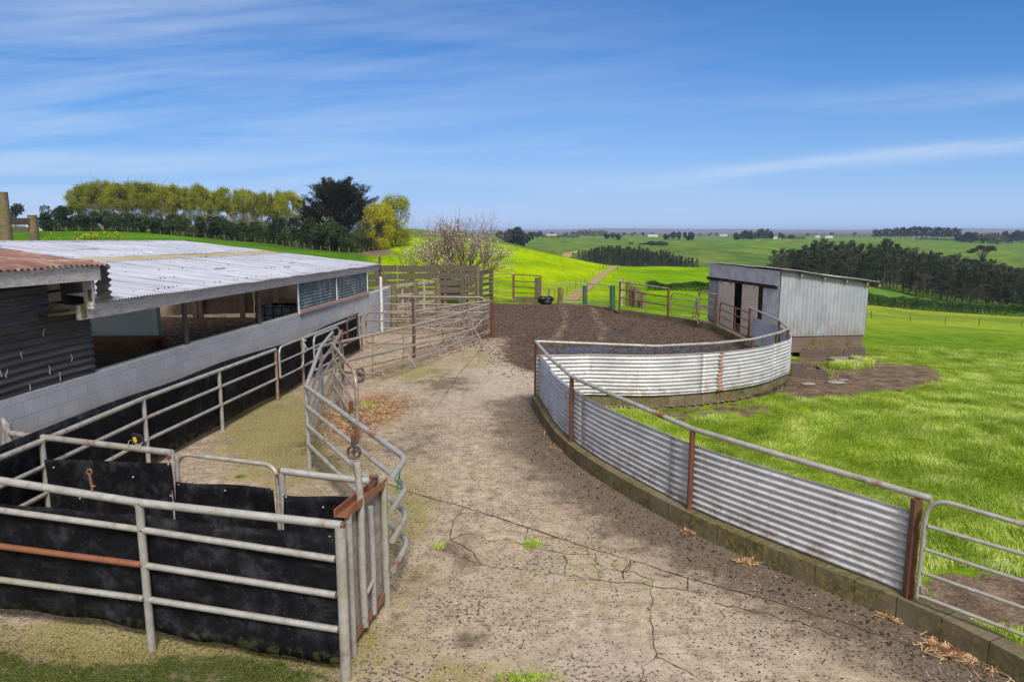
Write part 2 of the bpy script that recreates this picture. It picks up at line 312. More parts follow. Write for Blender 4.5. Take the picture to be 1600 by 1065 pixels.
M['hedge'] = leafmat('hedge_leaf', (.020, .045, .012), (.05, .11, .025), (.12, .20, .05), .15, .6)
M['far'] = leafmat('far_tree_leaf', (.02, .03, .02), (.04, .055, .035), (.08, .095, .055), .05, .05)
M['brown'] = leafmat('brown_scrub', (.08, .055, .035), (.15, .11, .07), (.22, .17, .11), .1, .2)
n = NM('bark', .9, .15); M['bark'] = n.done(n.ramp(n.noise(4, 5, .7), [(.3, (.05, .038, .028)), (.7, (.16, .13, .10))]))
n = NM('pale_bark', .9, .15); M['bark2'] = n.done(n.ramp(n.noise(4, 5, .7), [(.3, (.13, .11, .07)), (.7, (.28, .25, .17))]))
n = NM('blossom', .7, .2); M['blossom'] = n.done(n.ramp(n.noise(9, 2), [(.35, (.55, .38, .36)), (.55, (.80, .70, .66)), (.7, (.85, .82, .76))]))
# ------------------------------------------------------------------ terrain heights
KY = [45, 70, 110, 140, 165, 190, 230, 300, 400, 550, 800, 1500, 3000, 4800, 9000]
TB = {
 -400: [424, 398, 380, 370, 362, 359, 360, 362, 364, 365, 366, 366, 366, 360.2, 362.6],
 0:    [424, 398, 380, 370, 360, 357, 358, 362, 364, 365, 366, 366, 366, 359.2, 362.6],
 200:  [428, 402, 382, 371, 362, 359, 360, 363, 365, 366, 366, 366, 366, 359.2, 362.6],
 400:  [437, 413, 393, 384, 378, 375, 375, 374, 373, 371, 369, 367, 366, 358.7, 362.6],
 550:  [447, 424, 405, 396, 391, 388, 386, 382, 379, 375, 371, 367, 366, 358.7, 362.6],
 625:  [458, 440, 412, 393, 378, 369, 370, 371, 372, 371, 369, 367, 366, 358.7, 362.6],
 720:  [466, 455, 430, 405, 384, 370, 371, 372, 373, 372, 370, 367, 366, 358.7, 362.6],
 800:  [471, 464, 442, 418, 397, 382, 385, 386, 386, 384, 374, 369, 366, 357.7, 362.6],
 880:  [476, 471, 453, 431, 413, 400, 403, 402, 395, 386, 375, 369, 366, 356.7, 362.6],
 960:  [477, 472, 457, 441, 427, 417, 419, 417, 407, 392, 376, 369, 366, 356.7, 362.6],
 1050: [480, 467, 453, 440, 427, 414, 418, 417, 408, 393, 377, 370, 366, 358.2, 362.6],
 1200: [490, 478, 462, 448, 434, 420, 424, 420, 410, 393, 377, 371, 366, 358.2, 362.6],
 1370: [512, 501, 491, 473, 457, 445, 447, 432, 413, 395, 378, 372, 366, 357.2, 362.6],
 1450: [521, 509, 498, 486, 474, 462, 450, 436, 413, 395, 380, 372, 366, 356.7, 362.6],
 1520: [525, 513, 502, 490, 483, 475, 462, 441, 415, 395, 381, 373, 366, 356.7, 362.6],
 1600: [530, 517, 508, 494, 492, 484, 470, 446, 419, 396, 383, 374, 366, 357.7, 362.6],
 2000: [536, 522, 512, 498, 494, 488, 474, 448, 420, 396, 383, 374, 366, 358.2, 362.6]}
PXG = np.arange(-900, 2600, 10.0); LYG = np.linspace(math.log(30), math.log(9000), 260)
_c = sorted(TB); _t = np.array([[np.interp(q, _c, [TB[k][j] for k in _c]) for j in range(len(KY))] for q in PXG])
_tab = np.array([np.interp(LYG, np.log(KY), row) for row in _t])
def smooth(a, k, ax):
    w = np.exp(-.5*(np.arange(-3*k, 3*k+1)/k)**2); w /= w.sum(); p = [(0, 0), (0, 0)]; p[ax] = (3*k, 3*k)
    return np.apply_along_axis(lambda m: np.convolve(m, w, 'valid'), ax, np.pad(a, p, 'edge'))
_tab = smooth(smooth(_tab, 3, 0), 3, 1)
def vnoise(x, y, s, seed=0):
    x = np.asarray(x)*s+seed*17.3; y = np.asarray(y)*s-seed*9.1; xi = np.floor(x); yi = np.floor(y); fx = x-xi; fy = y-yi; fx = fx*fx*(3-2*fx); fy = fy*fy*(3-2*fy)
    def h(a_, b_): q = np.sin(a_*127.1+b_*311.7+seed*74.7)*43758.5453; return q-np.floor(q)
    return (h(xi, yi)*(1-fx)+h(xi+1, yi)*fx)*(1-fy)+(h(xi, yi+1)*(1-fx)+h(xi+1, yi+1)*fx)*fy
def sstep(a_, b_, x): t = np.clip((x-a_)/(b_-a_), 0, 1); return t*t*(3-2*t)
def hfun(X, Y):
    X = np.asarray(X, float); Y = np.asarray(Y, float)
    zn = np.minimum(0, -.035*(X-5)-.038*(Y-14))*sstep(3, 7, X)+1.8*sstep(-15, -19, X)*sstep(0, 10, Y) - .03
    zn = zn+(vnoise(X, Y, 1.1)-.5)*.07+(vnoise(X, Y, .35, 3)-.5)*.12*sstep(4, 9, X)
    Yc = np.clip(Y, 30, 9000); px = np.clip(800+1080.3*X/np.maximum(Y, 30), -890, 2580)
    i = (px-PXG[0])/10; i0 = np.clip(np.floor(i).astype(int), 0, len(PXG)-2); fi = i-i0
    j = (np.log(Yc)-LYG[0])/(LYG[1]-LYG[0]); j0 = np.clip(np.floor(j).astype(int), 0, len(LYG)-2); fj = j-j0
    py = (_tab[i0, j0]*(1-fi)+_tab[i0+1, j0]*fi)*(1-fj)+(_tab[i0, j0+1]*(1-fi)+_tab[i0+1, j0+1]*fi)*fj
    v = (532.5-py)/F; zf = H+Yc*(-ST+v*CT)/(CT+v*ST)
    am = sstep(200, 320, Y)*(1-sstep(650, 1100, Y))
    zf = zf+am*((vnoise(X, Y, .012, 5)-.5)*11+(vnoise(X, Y, .035, 6)-.5)*3.6)+sstep(60, 110, Y)*(vnoise(X, Y, .05, 8)-.5)*.5+sstep(3500, 4800, Y)*(vnoise(X, Y, .0016, 9)-.5)*20
    w = sstep(34, 47, Y)
    return zn*(1-w)+zf*w
def hz1(X, Y): return float(hfun(np.array([X]), np.array([Y]))[0])
def GT(px, Y):                                  # ground point at pixel column px and depth Y
    X = (px-800)/1080.3*Y; return Vector((X, Y, hz1(X, Y)))
# ------------------------------------------------------------------ yard outline
WA = [G(1760, 1160), G(1596, 1054), G(1450, 992), G(1337, 942), G(1225, 886), G(1112, 837), G(1000, 781), G(900, 722), G(862, 680), G(836, 640)]
P0, P1, P2, P3 = G(1418, 932, .23), G(1077, 795, .23), G(892, 689, .23), G(837, 618, .23)
def flat(p, z=0.0): return Vector((p[0], p[1], z))
FA = [flat(G(1640, 1040, .23)), flat(P0), flat(P1), flat(P2), flat(P3)]
FB = [flat(P3), Vector((1.64, 14.12, 0)), Vector((3.0, 14.0, 0)), Vector((4.36, 14.4, 0)), Vector((5.38, 15.0, 0)), Vector((6.3, 15.9, 0)), Vector((6.85, 16.7, 0)), Vector((7.3, 18.4, 0)), Vector((7.42, 21.1, 0))]
def spline(pts, per=6):
    out = []; P = [pts[0]*2-pts[1]]+list(pts)+[pts[-1]*2-pts[-2]]
    for i in range(1, len(P)-2):
        a_, b_, c_, d_ = P[i-1:i+3]
        for k in range(per):
            t = k/per; out.append(.5*((2*b_)+(c_-a_)*t+(2*a_-5*b_+4*c_-d_)*t*t+(3*b_-a_-3*c_+d_)*t**3))
    return out+[pts[-1]]
FAs = spline(FA, 6); FBs = FB[:1]+spline(FB[1:], 5)
KB = [Vector((7.42, 21.1, 0)), Vector((7.53, 25.3, 0)), Vector((6.4, 28.1, 0)), Vector((4.8, 30.7, 0)), flat(G(957, 484)), flat(G(915, 478)), flat(G(875, 476)), flat(G(845, 475)), flat(G(803, 474)), Vector((-1.8, 35.3, 0)), Vector((-8.2, 34.4, 0)), Vector((-8.2, 27, 0)), Vector((-4.9, 25.9, 0)), Vector((-6.6, 8, 0)), Vector((-7, 1, 0)), Vector((5.2, 1, 0))]
YARD = np.array([[p.x, p.y] for p in FAs+FBs[1:]+KB[1:]])
def inside(P, poly):
    x, y = P[:, 0], P[:, 1]; c = np.zeros(len(P), bool); n_ = len(poly); j = n_-1
    for i in range(n_):
        xi, yi = poly[i]; xj, yj = poly[j]; dy = (yj-yi) if abs(yj-yi) > 1e-9 else 1e-9
        c ^= ((yi > y) != (yj > y)) & (x < (xj-xi)*(y-yi)/dy+xi); j = i
    return c
def segdist(P, pts):
    d = np.full(len(P), 1e9)
    for a_, b_ in zip(pts[:-1], pts[1:]):
        a2 = np.array([a_[0], a_[1]]); v = np.array([b_[0], b_[1]])-a2; t = np.clip(((P-a2)@v)/(v@v+1e-9), 0, 1)
        d = np.minimum(d, np.hypot(*(P-a2-t[:, None]*v).T))
    return d
# ------------------------------------------------------------------ terrain mesh
ys = np.concatenate([np.linspace(-30, 2.5, 12), np.geomspace(3, 40, 170), np.geomspace(40.6, 300, 190), np.geomspace(304, 6500, 160)])
sg = np.sinh(np.linspace(-2.2, 2.2, 520)); sg = sg/sg.max()*2.6
YYg, SSg = np.meshgrid(ys, sg, indexing='ij'); XXg = SSg*(np.abs(YYg)+20)
ZZg = hfun(XXg, YYg)
P2d = np.stack([XXg.ravel(), YYg.ravel()], 1); inY = inside(P2d, YARD); db = segdist(P2d, [(*p,) for p in YARD]+[tuple(YARD[0])])
Zf = ZZg.ravel().copy(); Zf = np.where(inY, np.minimum(Zf, -.12), np.where((db < .7), np.minimum(Zf, .03)*1.0, Zf)); 
Zf = np.where((P2d[:, 1] > 33) & inY, -.15, Zf)
V = np.stack([P2d[:, 0], P2d[:, 1], Zf], 1)
nr, nc = XXg.shape; ii = np.arange(nr*nc).reshape(nr, nc)
Fq = np.stack([ii[:-1, :-1].ravel(), ii[:-1, 1:].ravel(), ii[1:, 1:].ravel(), ii[1:, :-1].ravel()], 1)
X, Y = P2d.T; PX = 800+1080.3*X/np.maximum(Y, 20)
PJX, PJY = project(V)
def blob(cx, cy, rx, ry, p=2): return np.exp(-(((PJX-cx)/rx)**2+((PJY-cy)/ry)**2)**(p/2))
near = np.array([.19, .29, .022]); col = np.tile(near, (len(V), 1))
def paint(w, c): 
    global col
    w = np.clip(w, 0, 1)[:, None]; col = col*(1-w)+np.array(c)*w
paint(sstep(23, 40, Y)*sstep(900, 1000, PX), (.20, .30, .03))
rim = Y-(100+12*(PX-1370)/230.)
paint(sstep(-6, 6, rim)*sstep(1180, 1220, PX), (.21, .28, .032))            # yellower paddock before the hedge
paint(sstep(141, 146, Y)*sstep(1180, 1200, PX), (.11, .22, .03))          # slope above the hedge
hill = sstep(36, 44, Y)*(1-sstep(1180, 1230, PX))
paint(hill, (.24, .375, .002))
paint(hill*sstep(930, 990, PX), (.16, .30, .006))
paint(hill*sstep(840, 880, PX)*(1-sstep(60, 85, Y)), (.14, .25, .016))
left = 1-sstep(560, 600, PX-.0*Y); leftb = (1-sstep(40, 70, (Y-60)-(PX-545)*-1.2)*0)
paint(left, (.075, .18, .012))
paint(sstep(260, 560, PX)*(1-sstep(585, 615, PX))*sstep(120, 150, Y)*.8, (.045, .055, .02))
far = sstep(205, 235, Y)
paint(far, (.105, .17, .035))
paint(sstep(470, 620, Y)*vnoise(X, Y, .004, 2), (.145, .225, .04)); paint(sstep(520, 560, Y)*(1-sstep(900, 1100, Y))*(vnoise(X, Y, .006, 12) > .55)*.7, (.11, .20, .035))
paint(sstep(1300, 2400, Y)*.8, (.07, .095, .05)); paint(sstep(1500, 2500, Y)*(vnoise(X, Y, .002, 4) > .62)*.6, (.16, .17, .09)); paint(sstep(2600, 4000, Y), (.19, .19, .23))  # pale blue-grey of the far hills puts distance haze into the ground colour
for cx, cy, rx, ry, s_, c in [(705+5, 0, 0, 0, 0, None)]: pass
def gb(px, yy_, rx, ry): return np.exp(-(((PX-px)/rx)**2+((Y-yy_)/ry)**2))
paint(gb(880, 430, 45, 60)*.9*vnoise(X, Y, .05, 4)*1.6, (.11, .085, .05)); paint(gb(1000, 380, 60, 40)*vnoise(X, Y, .05, 7)*1.5, (.13, .10, .06)); paint(gb(1215, 300, 25, 60)*.9, (.14, .11, .07)); paint(gb(1140, 470, 50, 40)*.6, (.05, .065, .03))
# bare earth
bare = np.clip(1.25*blob(1330, 590, 120, 24, 2.5)+.9*blob(1420, 585, 45, 13)+.75*blob(1290, 606, 45, 17)+.62*blob(1170, 640, 90, 14)+.55*blob(1060, 652, 60, 14)+1.3*blob(1600, 940, 135, 40, 3)+.8*blob(1500, 915, 60, 20)+1.2*blob(1300, 565, 55, 20)+.7*blob(1110, 480, 45, 6)*(Y < 60)+.5*blob(1240, 610, 40, 15), 0, 1.3)
bare = bare*(Y < 60)+1.2*gb(585, 52, 30, 22)*0+1.1*np.exp(-((Y-78)/14)**2)*np.exp(-((PX-560)/34)**2)*0
bare = np.maximum(bare, 1.1*np.exp(-(((PX-585-(Y-150)*.15)/34)**2+((Y-138)/16)**2)))
bare = np.where((Y < 37) & (X < -4.5), np.maximum(bare, .75), bare)
inshed = (db < 30) & (X < -5) & (Y < 35)
n = NM('pasture', .95, .0); c = n.attr('tint', 'Color'); a = n.noise(1.1, 6, .68); b = n.noise(14, 4, .75); d = n.noise(.055, 5, .6); z_ = n.noise(.35, 3)
col_ = n.mix(1, c, n.ramp(n.math('ADD', n.math('MULTIPLY', b, .55), n.math('MULTIPLY', a, .45)), [(.38, (.42, .50, .5)), (.5, (.98, .98, .95)), (.62, (1.45, 1.32, 1.5))]), 'MULTIPLY')
col_ = n.mix(1, col_, n.ramp(d, [(.38, (.68, .78, .85)), (.62, (1.28, 1.14, 1.0))]), 'MULTIPLY')
st = n.noise(.9, 3, .6, n.map((1, .07, 1), (0, 0, .5)))
col_ = n.mix(1, col_, n.ramp(st, [(.4, (.93, .95, .95)), (.6, (1.06, 1.04, 1.0))]), 'MULTIPLY')
mud = n.ramp(n.math('ADD', n.math('MULTIPLY', n.noise(3, 5, .7), .6), n.math('MULTIPLY', n.noise(25, 3, .7), .4)), [(.35, (.055, .038, .026)), (.5, (.16, .115, .08)), (.65, (.29, .225, .165))])
bm = n.mr(n.math('ADD', n.attr('bare'), n.math('MULTIPLY', n.math('SUBTRACT', n.noise(2.6, 6, .75), .5), 2.4)), .42, .60)
n.bump(n.math('ADD', b, n.math('MULTIPLY', a, .6)), .9, .06)
M['pasture'] = n.done(n.mix(bm, col_, mud))
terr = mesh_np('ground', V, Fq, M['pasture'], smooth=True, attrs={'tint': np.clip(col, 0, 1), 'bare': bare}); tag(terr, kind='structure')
V_terr_min = V[:, 2].min(); print('terrain z', V[:, 2].min(), V[:, 2].max())
# ------------------------------------------------------------------ the yard slab
gx = np.arange(-8.4, 8.4, .07); gy = np.concatenate([np.arange(1.2, 16, .07), np.arange(16, 36.5, .11)])
A_, B_ = np.meshgrid(gx, gy, indexing='ij'); Pq = np.stack([A_.ravel(), B_.ravel()], 1)
Vy = np.stack([Pq[:, 0], Pq[:, 1], np.zeros(len(Pq))], 1); PJX, PJY = project(Vy); x, y = Pq.T
mudm = np.clip(sstep(0, 1, (y-(22.3+.0*x))/1.6)*(1-.0)+0, 0, 1)
edge = (y-15.2)-np.clip((1.6-x)*1.9, -.5, 40)        # dirt behind the second fence
mudm = np.maximum(sstep(-.8, 1.2, edge)*sstep(-1.2, .6, x+.1*0), sstep(22.6, 24.6, y)*sstep(-3.0, -.4, x)); mudm = np.maximum(mudm, .55*sstep(22, 27, y)*(x < 0))
trk = np.zeros(len(x))
for pts in ([(925, 478), (935, 500), (945, 512), (935, 530)], [(878, 478), (885, 492), (880, 510), (862, 532)]):
    q = [G(*p) for p in pts]; trk = np.maximum(trk, np.exp(-(segdist(Pq, q)/.26)**2))
mudm = mudm*(1-.42*trk)
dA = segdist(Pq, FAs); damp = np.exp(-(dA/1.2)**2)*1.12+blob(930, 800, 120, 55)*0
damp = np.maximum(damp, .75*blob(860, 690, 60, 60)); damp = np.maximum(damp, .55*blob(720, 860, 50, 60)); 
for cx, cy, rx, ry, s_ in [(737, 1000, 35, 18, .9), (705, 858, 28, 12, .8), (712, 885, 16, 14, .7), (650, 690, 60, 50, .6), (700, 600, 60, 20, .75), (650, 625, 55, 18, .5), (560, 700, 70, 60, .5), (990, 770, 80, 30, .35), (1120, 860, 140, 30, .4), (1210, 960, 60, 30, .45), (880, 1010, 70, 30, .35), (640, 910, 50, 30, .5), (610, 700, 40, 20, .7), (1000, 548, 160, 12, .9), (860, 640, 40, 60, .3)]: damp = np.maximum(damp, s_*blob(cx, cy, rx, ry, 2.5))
moss = np.maximum.reduce([1.0*blob(430, 680, 110, 95, 3), .9*blob(300, 1010, 420, 60, 4), .85*blob(640, 790, 60, 90), .75*blob(480, 720, 150, 60, 3), .8*blob(650, 580, 90, 28), .7*blob(620, 505, 70, 24), .62*blob(740, 560, 60, 30), .6*blob(700, 1060, 260, 60), .55*blob(640, 900, 90, 110), .5*blob(900, 900, 260, 80), .9*blob(30, 760, 60, 60), .9*blob(200, 990, 320, 25, 3), .6*blob(350, 600, 60, 90)])
turf = np.clip(1.15*sstep(1000, 1050, PJY+(PJX-250)*-.05-12*np.sin(PJX*.013))*(1-sstep(470, 585, PJX)), 0, 1.2); turf = np.maximum(turf, .95*blob(480, 700, 60, 55)*.8); turf = np.maximum(turf, .62*blob(505, 760, 60, 40)); turf = np.maximum(turf, .8*blob(345, 640, 8, 60)*0)
turf = np.maximum(turf, .7*blob(820, 1062, 45, 8)); turf = np.maximum(turf, .55*blob(690, 640, 0+14, 8))
straw = np.maximum.reduce([.95*blob(585, 640, 40, 30, 3), .8*blob(540, 670, 40, 28), .7*blob(862, 675, 10, 6), .8*blob(880, 703, 12, 4)])
pale = np.maximum.reduce([.9*blob(820, 600, 170, 40, 3), .6*blob(980, 900, 200, 45), .6*blob(1000, 1030, 260, 60), .5*blob(700, 640, 60, 14)])
wet = np.maximum.reduce([1.0*np.exp(-((PJY-546)/8)**2)*(PJX > 850)*(PJX < 1140), blob(970, 523, 16, 3), .6*blob(705, 590, 22, 5)])
zy = (vnoise(x, y, 3.2, 1)-.5)*.035*mudm+(vnoise(x, y, 9, 2)-.5)*.022*mudm+(vnoise(x, y, .8, 3)-.5)*.02*mudm-.03*trk*mudm
Vy[:, 2] = zy
keep = inside(Pq, YARD).reshape(A_.shape); kc = keep[:-1, :-1] | keep[1:, :-1] | keep[:-1, 1:] | keep[1:, 1:]
ii = np.arange(A_.size).reshape(A_.shape); Fy = np.stack([ii[:-1, :-1][kc], ii[1:, :-1][kc], ii[1:, 1:][kc], ii[:-1, 1:][kc]], 1)
n = NM('yard_concrete', .8, .3)
fine = n.noise(42, 5, .78); mid = n.noise(6, 6, .72); big = n.noise(1.1, 5, .65); grit = n.noise(120, 2, .6)
base = n.ramp(n.math('ADD', n.math('MULTIPLY', fine, .5), n.math('MULTIPLY', mid, .5)), [(.40, (.125, .086, .053)), (.465, (.27, .20, .132)), (.53, (.41, .32, .23)), (.62, (.58, .50, .39))])
base = n.mix(n.mr(big, .35, .65, 0, .4), base, (.34, .285, .22)); base = n.mix(n.math('MULTIPLY', n.attr('pale'), n.mr(mid, .3, .6, .2, .75)), base, (.42, .355, .29))
jit = n.math('MULTIPLY', n.math('SUBTRACT', n.math('ADD', n.math('ADD', n.math('MULTIPLY', mid, .5), n.math('MULTIPLY', fine, .3)), n.math('MULTIPLY', n.noise(2.6, 6, .7), .5)), .65), 3.4)
def msk(nm, lo, hi): return n.mr(n.math('ADD', n.attr(nm), jit), lo, hi)
base = n.mix(n.math('MULTIPLY', msk('moss', .45, .8), .8), base, n.ramp(fine, [(.38, (.085, .07, .02)), (.5, (.22, .19, .05)), (.62, (.38, .33, .12))]))
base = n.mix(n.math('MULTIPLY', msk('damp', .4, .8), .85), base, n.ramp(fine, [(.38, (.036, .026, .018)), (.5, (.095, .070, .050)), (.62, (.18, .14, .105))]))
base = n.mix(msk('straw', .48, .72), base, n.ramp(fine, [(.38, (.07, .035, .02)), (.5, (.30, .16, .08)), (.62, (.56, .38, .22))]))
dung = n.mr(n.math('ADD', n.math('MULTIPLY', n.noise(26, 3, .6), .7), n.math('MULTIPLY', big, .3)), .555, .585, 0, .8); base = n.mix(dung, base, (.065, .045, .03))
mudc = n.ramp(n.math('ADD', n.math('MULTIPLY', fine, .45), n.math('MULTIPLY', mid, .55)), [(.41, (.014, .008, .006)), (.475, (.055, .032, .021)), (.53, (.125, .078, .052)), (.61, (.26, .185, .13))])
mudc = n.mix(n.mr(big, .4, .62, 0, .55), mudc, n.ramp(fine, [(.35, (.03, .02, .013)), (.65, (.10, .065, .045))]))
base = n.mix(msk('mud', .35, .7), base, mudc)
tf = msk('turf', .68, 1.0); base = n.mix(tf, base, n.ramp(fine, [(.38, (.012, .022, .005)), (.5, (.055, .075, .012)), (.62, (.15, .16, .035))]))
wm_ = msk('wet', .5, .85); base = n.mix(n.math('MULTIPLY', wm_, .6), base, (.05, .045, .04))
n.bump(n.math('ADD', n.math('ADD', mid, n.math('MULTIPLY', fine, .7)), n.math('MULTIPLY', n.mr(n.math('ADD', n.attr('mud'), n.attr('turf')), 0, 1, 0, 1.5), fine)), .65, .02)
M['yard'] = n.done(base, n.mr(wm_, 0, 1, .85, .16))
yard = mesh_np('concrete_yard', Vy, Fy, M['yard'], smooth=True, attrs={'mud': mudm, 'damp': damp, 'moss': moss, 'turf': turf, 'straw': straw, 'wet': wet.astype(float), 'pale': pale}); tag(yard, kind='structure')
# joints and cracks
n = NM('joint_moss', .95, .1); M['joint'] = n.done(n.ramp(n.noise(12, 4, .7), [(.35, (.03, .024, .015)), (.5, (.075, .062, .035)), (.65, (.15, .13, .06))]))
def crack(name, lines):
    mb = MB()
    for pts, w in lines:
        P = [G(*p, .006) for p in pts]; Q = []
        for a_, b_ in zip(P[:-1], P[1:]):
            L = (b_-a_).length; k = max(2, int(L/.09)); nn = Vector((-(b_-a_).y, (b_-a_).x, 0)).normalized()
            for i in range(k): Q.append(a_.lerp(b_, i/k)+nn*random.gauss(0, .008+.012*(w < .02)))
        Q.append(P[-1]); vs = []; fs = []
        for i, q in enumerate(Q):
            t = (Q[min(i+1, len(Q)-1)]-Q[max(i-1, 0)]).normalized(); nn = Vector((-t.y, t.x, 0)); ww = w*random.uniform(.2, .95)/2
            vs += [q+nn*ww, q-nn*ww]
            if i: fs.append((2*i-2, 2*i-1, 2*i+1, 2*i))
        mb.add(vs, fs)
    o = mb.build(name, M['joint']); tag(o, kind='structure'); return o
crack('slab_joint', [([(560, 742), (610, 757), (650, 771), (721, 790), (820, 822), (920, 855), (1000, 878), (1075, 903), (1200, 935), (1330, 975), (1470, 1022), (1560, 1060)], .035), ([(782, 512), (762, 532), (742, 556), (720, 580), (700, 610), (680, 640)], .025), ([(1120, 940), (1200, 958), (1330, 1000)], .015)])
crack('slab_crack', [([(726, 792), (708, 812), (704, 842), (718, 850), (740, 862), (752, 880)], .02), ([(704, 842), (735, 832), (765, 845), (805, 842), (812, 848), (860, 862), (900, 868), (930, 865)], .012), ([(825, 824), (820, 842)], .022), ([(880, 866), (884, 898), (930, 905), (984, 910), (1020, 915), (1100, 925)], .014), ([(740, 880), (800, 888), (880, 897)], .012), ([(930, 880), (934, 902)], .014), ([(935, 864), (930, 880), (948, 886), (935, 900)], .014), ([(970, 872), (950, 884), (975, 895), (985, 875)], .014), ([(985, 874), (975, 905)], .018), ([(1075, 900), (1074, 920)], .02), ([(955, 888), (990, 892), (1020, 905), (1020, 918)], .014), ([(1020, 918), (1018, 970), (1024, 1020), (1005, 1040), (1000, 1065)], .014), ([(1024, 1022), (1060, 1040), (1085, 1055)], .014), ([(600, 1040), (630, 1058), (700, 1075)], .014), ([(730, 862), (720, 872), (752, 880)], .012)])
# ------------------------------------------------------------------ crumbs of dung, dirt and small stones
def crumbs(name, N, region, smin, smax, mat, flatz=.5, seed=1):
    r = np.random.default_rng(seed); pts = np.zeros((0, 2))
    while len(pts) < N: pts = np.concatenate([pts, region(r, 6000)])
    pts = np.concatenate([pts[:N], np.zeros((N, 1))], 1)
    P = np.array(pts); s = r.uniform(smin, smax, N)**1.0; t = np.array([[1, 0, 0], [.5, .87, 0], [-.5, .87, 0], [-1, 0, 0], [-.5, -.87, 0], [.5, -.87, 0], [.1, .05, 1]])
    Vt = t[None]*s[:, None, None]*r.uniform(.6, 1.25, (N, 7, 3)); Vt[:, :, 2] *= flatz*1.6; an = r.uniform(0, 6.28, N); ca, sa = np.cos(an)[:, None], np.sin(an)[:, None]
    Xr = Vt[:, :, 0]*ca-Vt[:, :, 1]*sa; Yr = (Vt[:, :, 0]*sa+Vt[:, :, 1]*ca); Vt[:, :, 0] = Xr; Vt[:, :, 1] = Yr; Vt += P[:, None, :]
    f = np.array([[0, 1, 6], [1, 2, 6], [2, 3, 6], [3, 4, 6], [4, 5, 6], [5, 0, 6]]); Fc = (f[None]+7*np.arange(N)[:, None, None]).reshape(-1, 3)
    return mesh_np(name, Vt.reshape(-1, 3), Fc, mat, smooth=False)
n = NM('dung', .8, .25); M['dung'] = n.done(n.ramp(n.noise(30, 2), [(.3, (.018, .012, .008)), (.6, (.055, .038, .024)), (.8, (.12, .085, .055))]))
n = NM('mud_clod', .9, .15); M['clod'] = n.done(n.ramp(n.noise(8, 3), [(.38, (.012, .007, .005)), (.5, (.052, .031, .02)), (.62, (.17, .115, .08))]))
n = NM('grit', .8, .3); M['grit'] = n.done(n.ramp(n.noise(30, 2), [(.3, (.25, .21, .17)), (.7, (.6, .55, .48))]))
FAn = np.array([[p.x, p.y] for p in FAs])
def reg_yard(r, n_):
    q = np.stack([r.uniform(-2.6, 4, n_), 4+18*r.random(n_)**1.7], 1); m = r.random(n_) < .3; p = FAn[r.integers(0, len(FAn)-1, n_)]; d = np.abs(r.normal(0, .7, n_))
    w = np.stack([p[:, 0]-d*.93+r.normal(0, .25, n_), p[:, 1]-d*.37+r.normal(0, .35, n_)], 1); q = np.where(m[:, None], w, q)
    return q[inside(q, YARD) & (segdist(q, FAs) > .12) & (vnoise(q[:, 0], q[:, 1], 1.3, 2)+r.random(n_)*.5 > .62)]
tag(crumbs('dung_crumbs', 5200, reg_yard, .004, .015, M['dung'], .4, 3), 'small dark crumbs of dung strewn over the concrete', 'dung', kind='stuff')
tag(crumbs('pale_grit', 800, reg_yard, .004, .010, M['grit'], .4, 4), 'pale grit scattered over the concrete', 'grit', kind='stuff')
def reg_mud(r, n_):
    q = np.stack([r.uniform(-3, 7.4, n_), r.uniform(14.3, 34, n_)], 1); e_ = (q[:, 1]-15.2)-np.clip((1.6-q[:, 0])*1.9, -.5, 40)
    return q[(e_ > -.2+r.normal(0, .9, n_)) & inside(q, YARD)]
tag(crumbs('mud_clods', 11000, reg_mud, .010, .040, M['clod'], .45, 5), 'trampled clods of brown mud covering the far holding yard', 'mud', kind='stuff')
def reg_damp(r, n_):
    p = FAn[r.integers(4, len(FAn)-1, n_)]; d = .16+np.abs(r.normal(0, .22, n_)); return np.stack([p[:, 0]-d*.93+r.normal(0, .15, n_), p[:, 1]-d*.37+r.normal(0, .3, n_)], 1)
tag(crumbs('dirt_along_wall', 700, reg_damp, .006, .024, M['dung'], .6, 6), 'dark dirt gathered along the foot of the low mossy wall', 'dirt', kind='stuff')
# dirt tracks up the hill
n = NM('dirt_track', .9, .15); M['track'] = n.done(n.mix(n.mr(n.noise(.9, 5, .7), .54, .60), n.ramp(n.noise(2, 5, .7), [(.35, (.22, .14, .07)), (.65, (.42, .29, .16))]), (.20, .30, .02)))
def track(name, pts, w, lift=.10):
    Ps = [Vector((*p, 0)) for p in pts]; Q = spline(Ps, 10); vs = []; fs = []; K = 5
    for i, q in enumerate(Q):
        t = (Q[min(i+1, len(Q)-1)]-Q[max(i-1, 0)]).normalized(); nn = Vector((t.y, -t.x, 0)); ww = w*(1+.18*math.sin(i*1.3))
        for k in range(K):
            p = q+nn*(k/(K-1)-.5)*ww; vs.append((p.x, p.y, hz1(p.x, p.y)+lift))
        if i: 
            for k in range(K-1): a_ = (i-1)*K+k; fs.append((a_, a_+1, a_+K+1, a_+K))
    mb = MB(); mb.add(vs, fs, True); o = mb.build(name, M['track']); tag(o, kind='structure')
def tp(px, Y): return ((px-800)/1080.3*Y, Y)
track('farm_track', [tp(884, 58), tp(890, 70), tp(899, 86), tp(914, 108), tp(930, 133), tp(945, 158), tp(958, 180), tp(968, 197)], 1.8)
track('far_track', [tp(868, 400), tp(885, 430), tp(897, 480), tp(920, 530)], 5, .5)
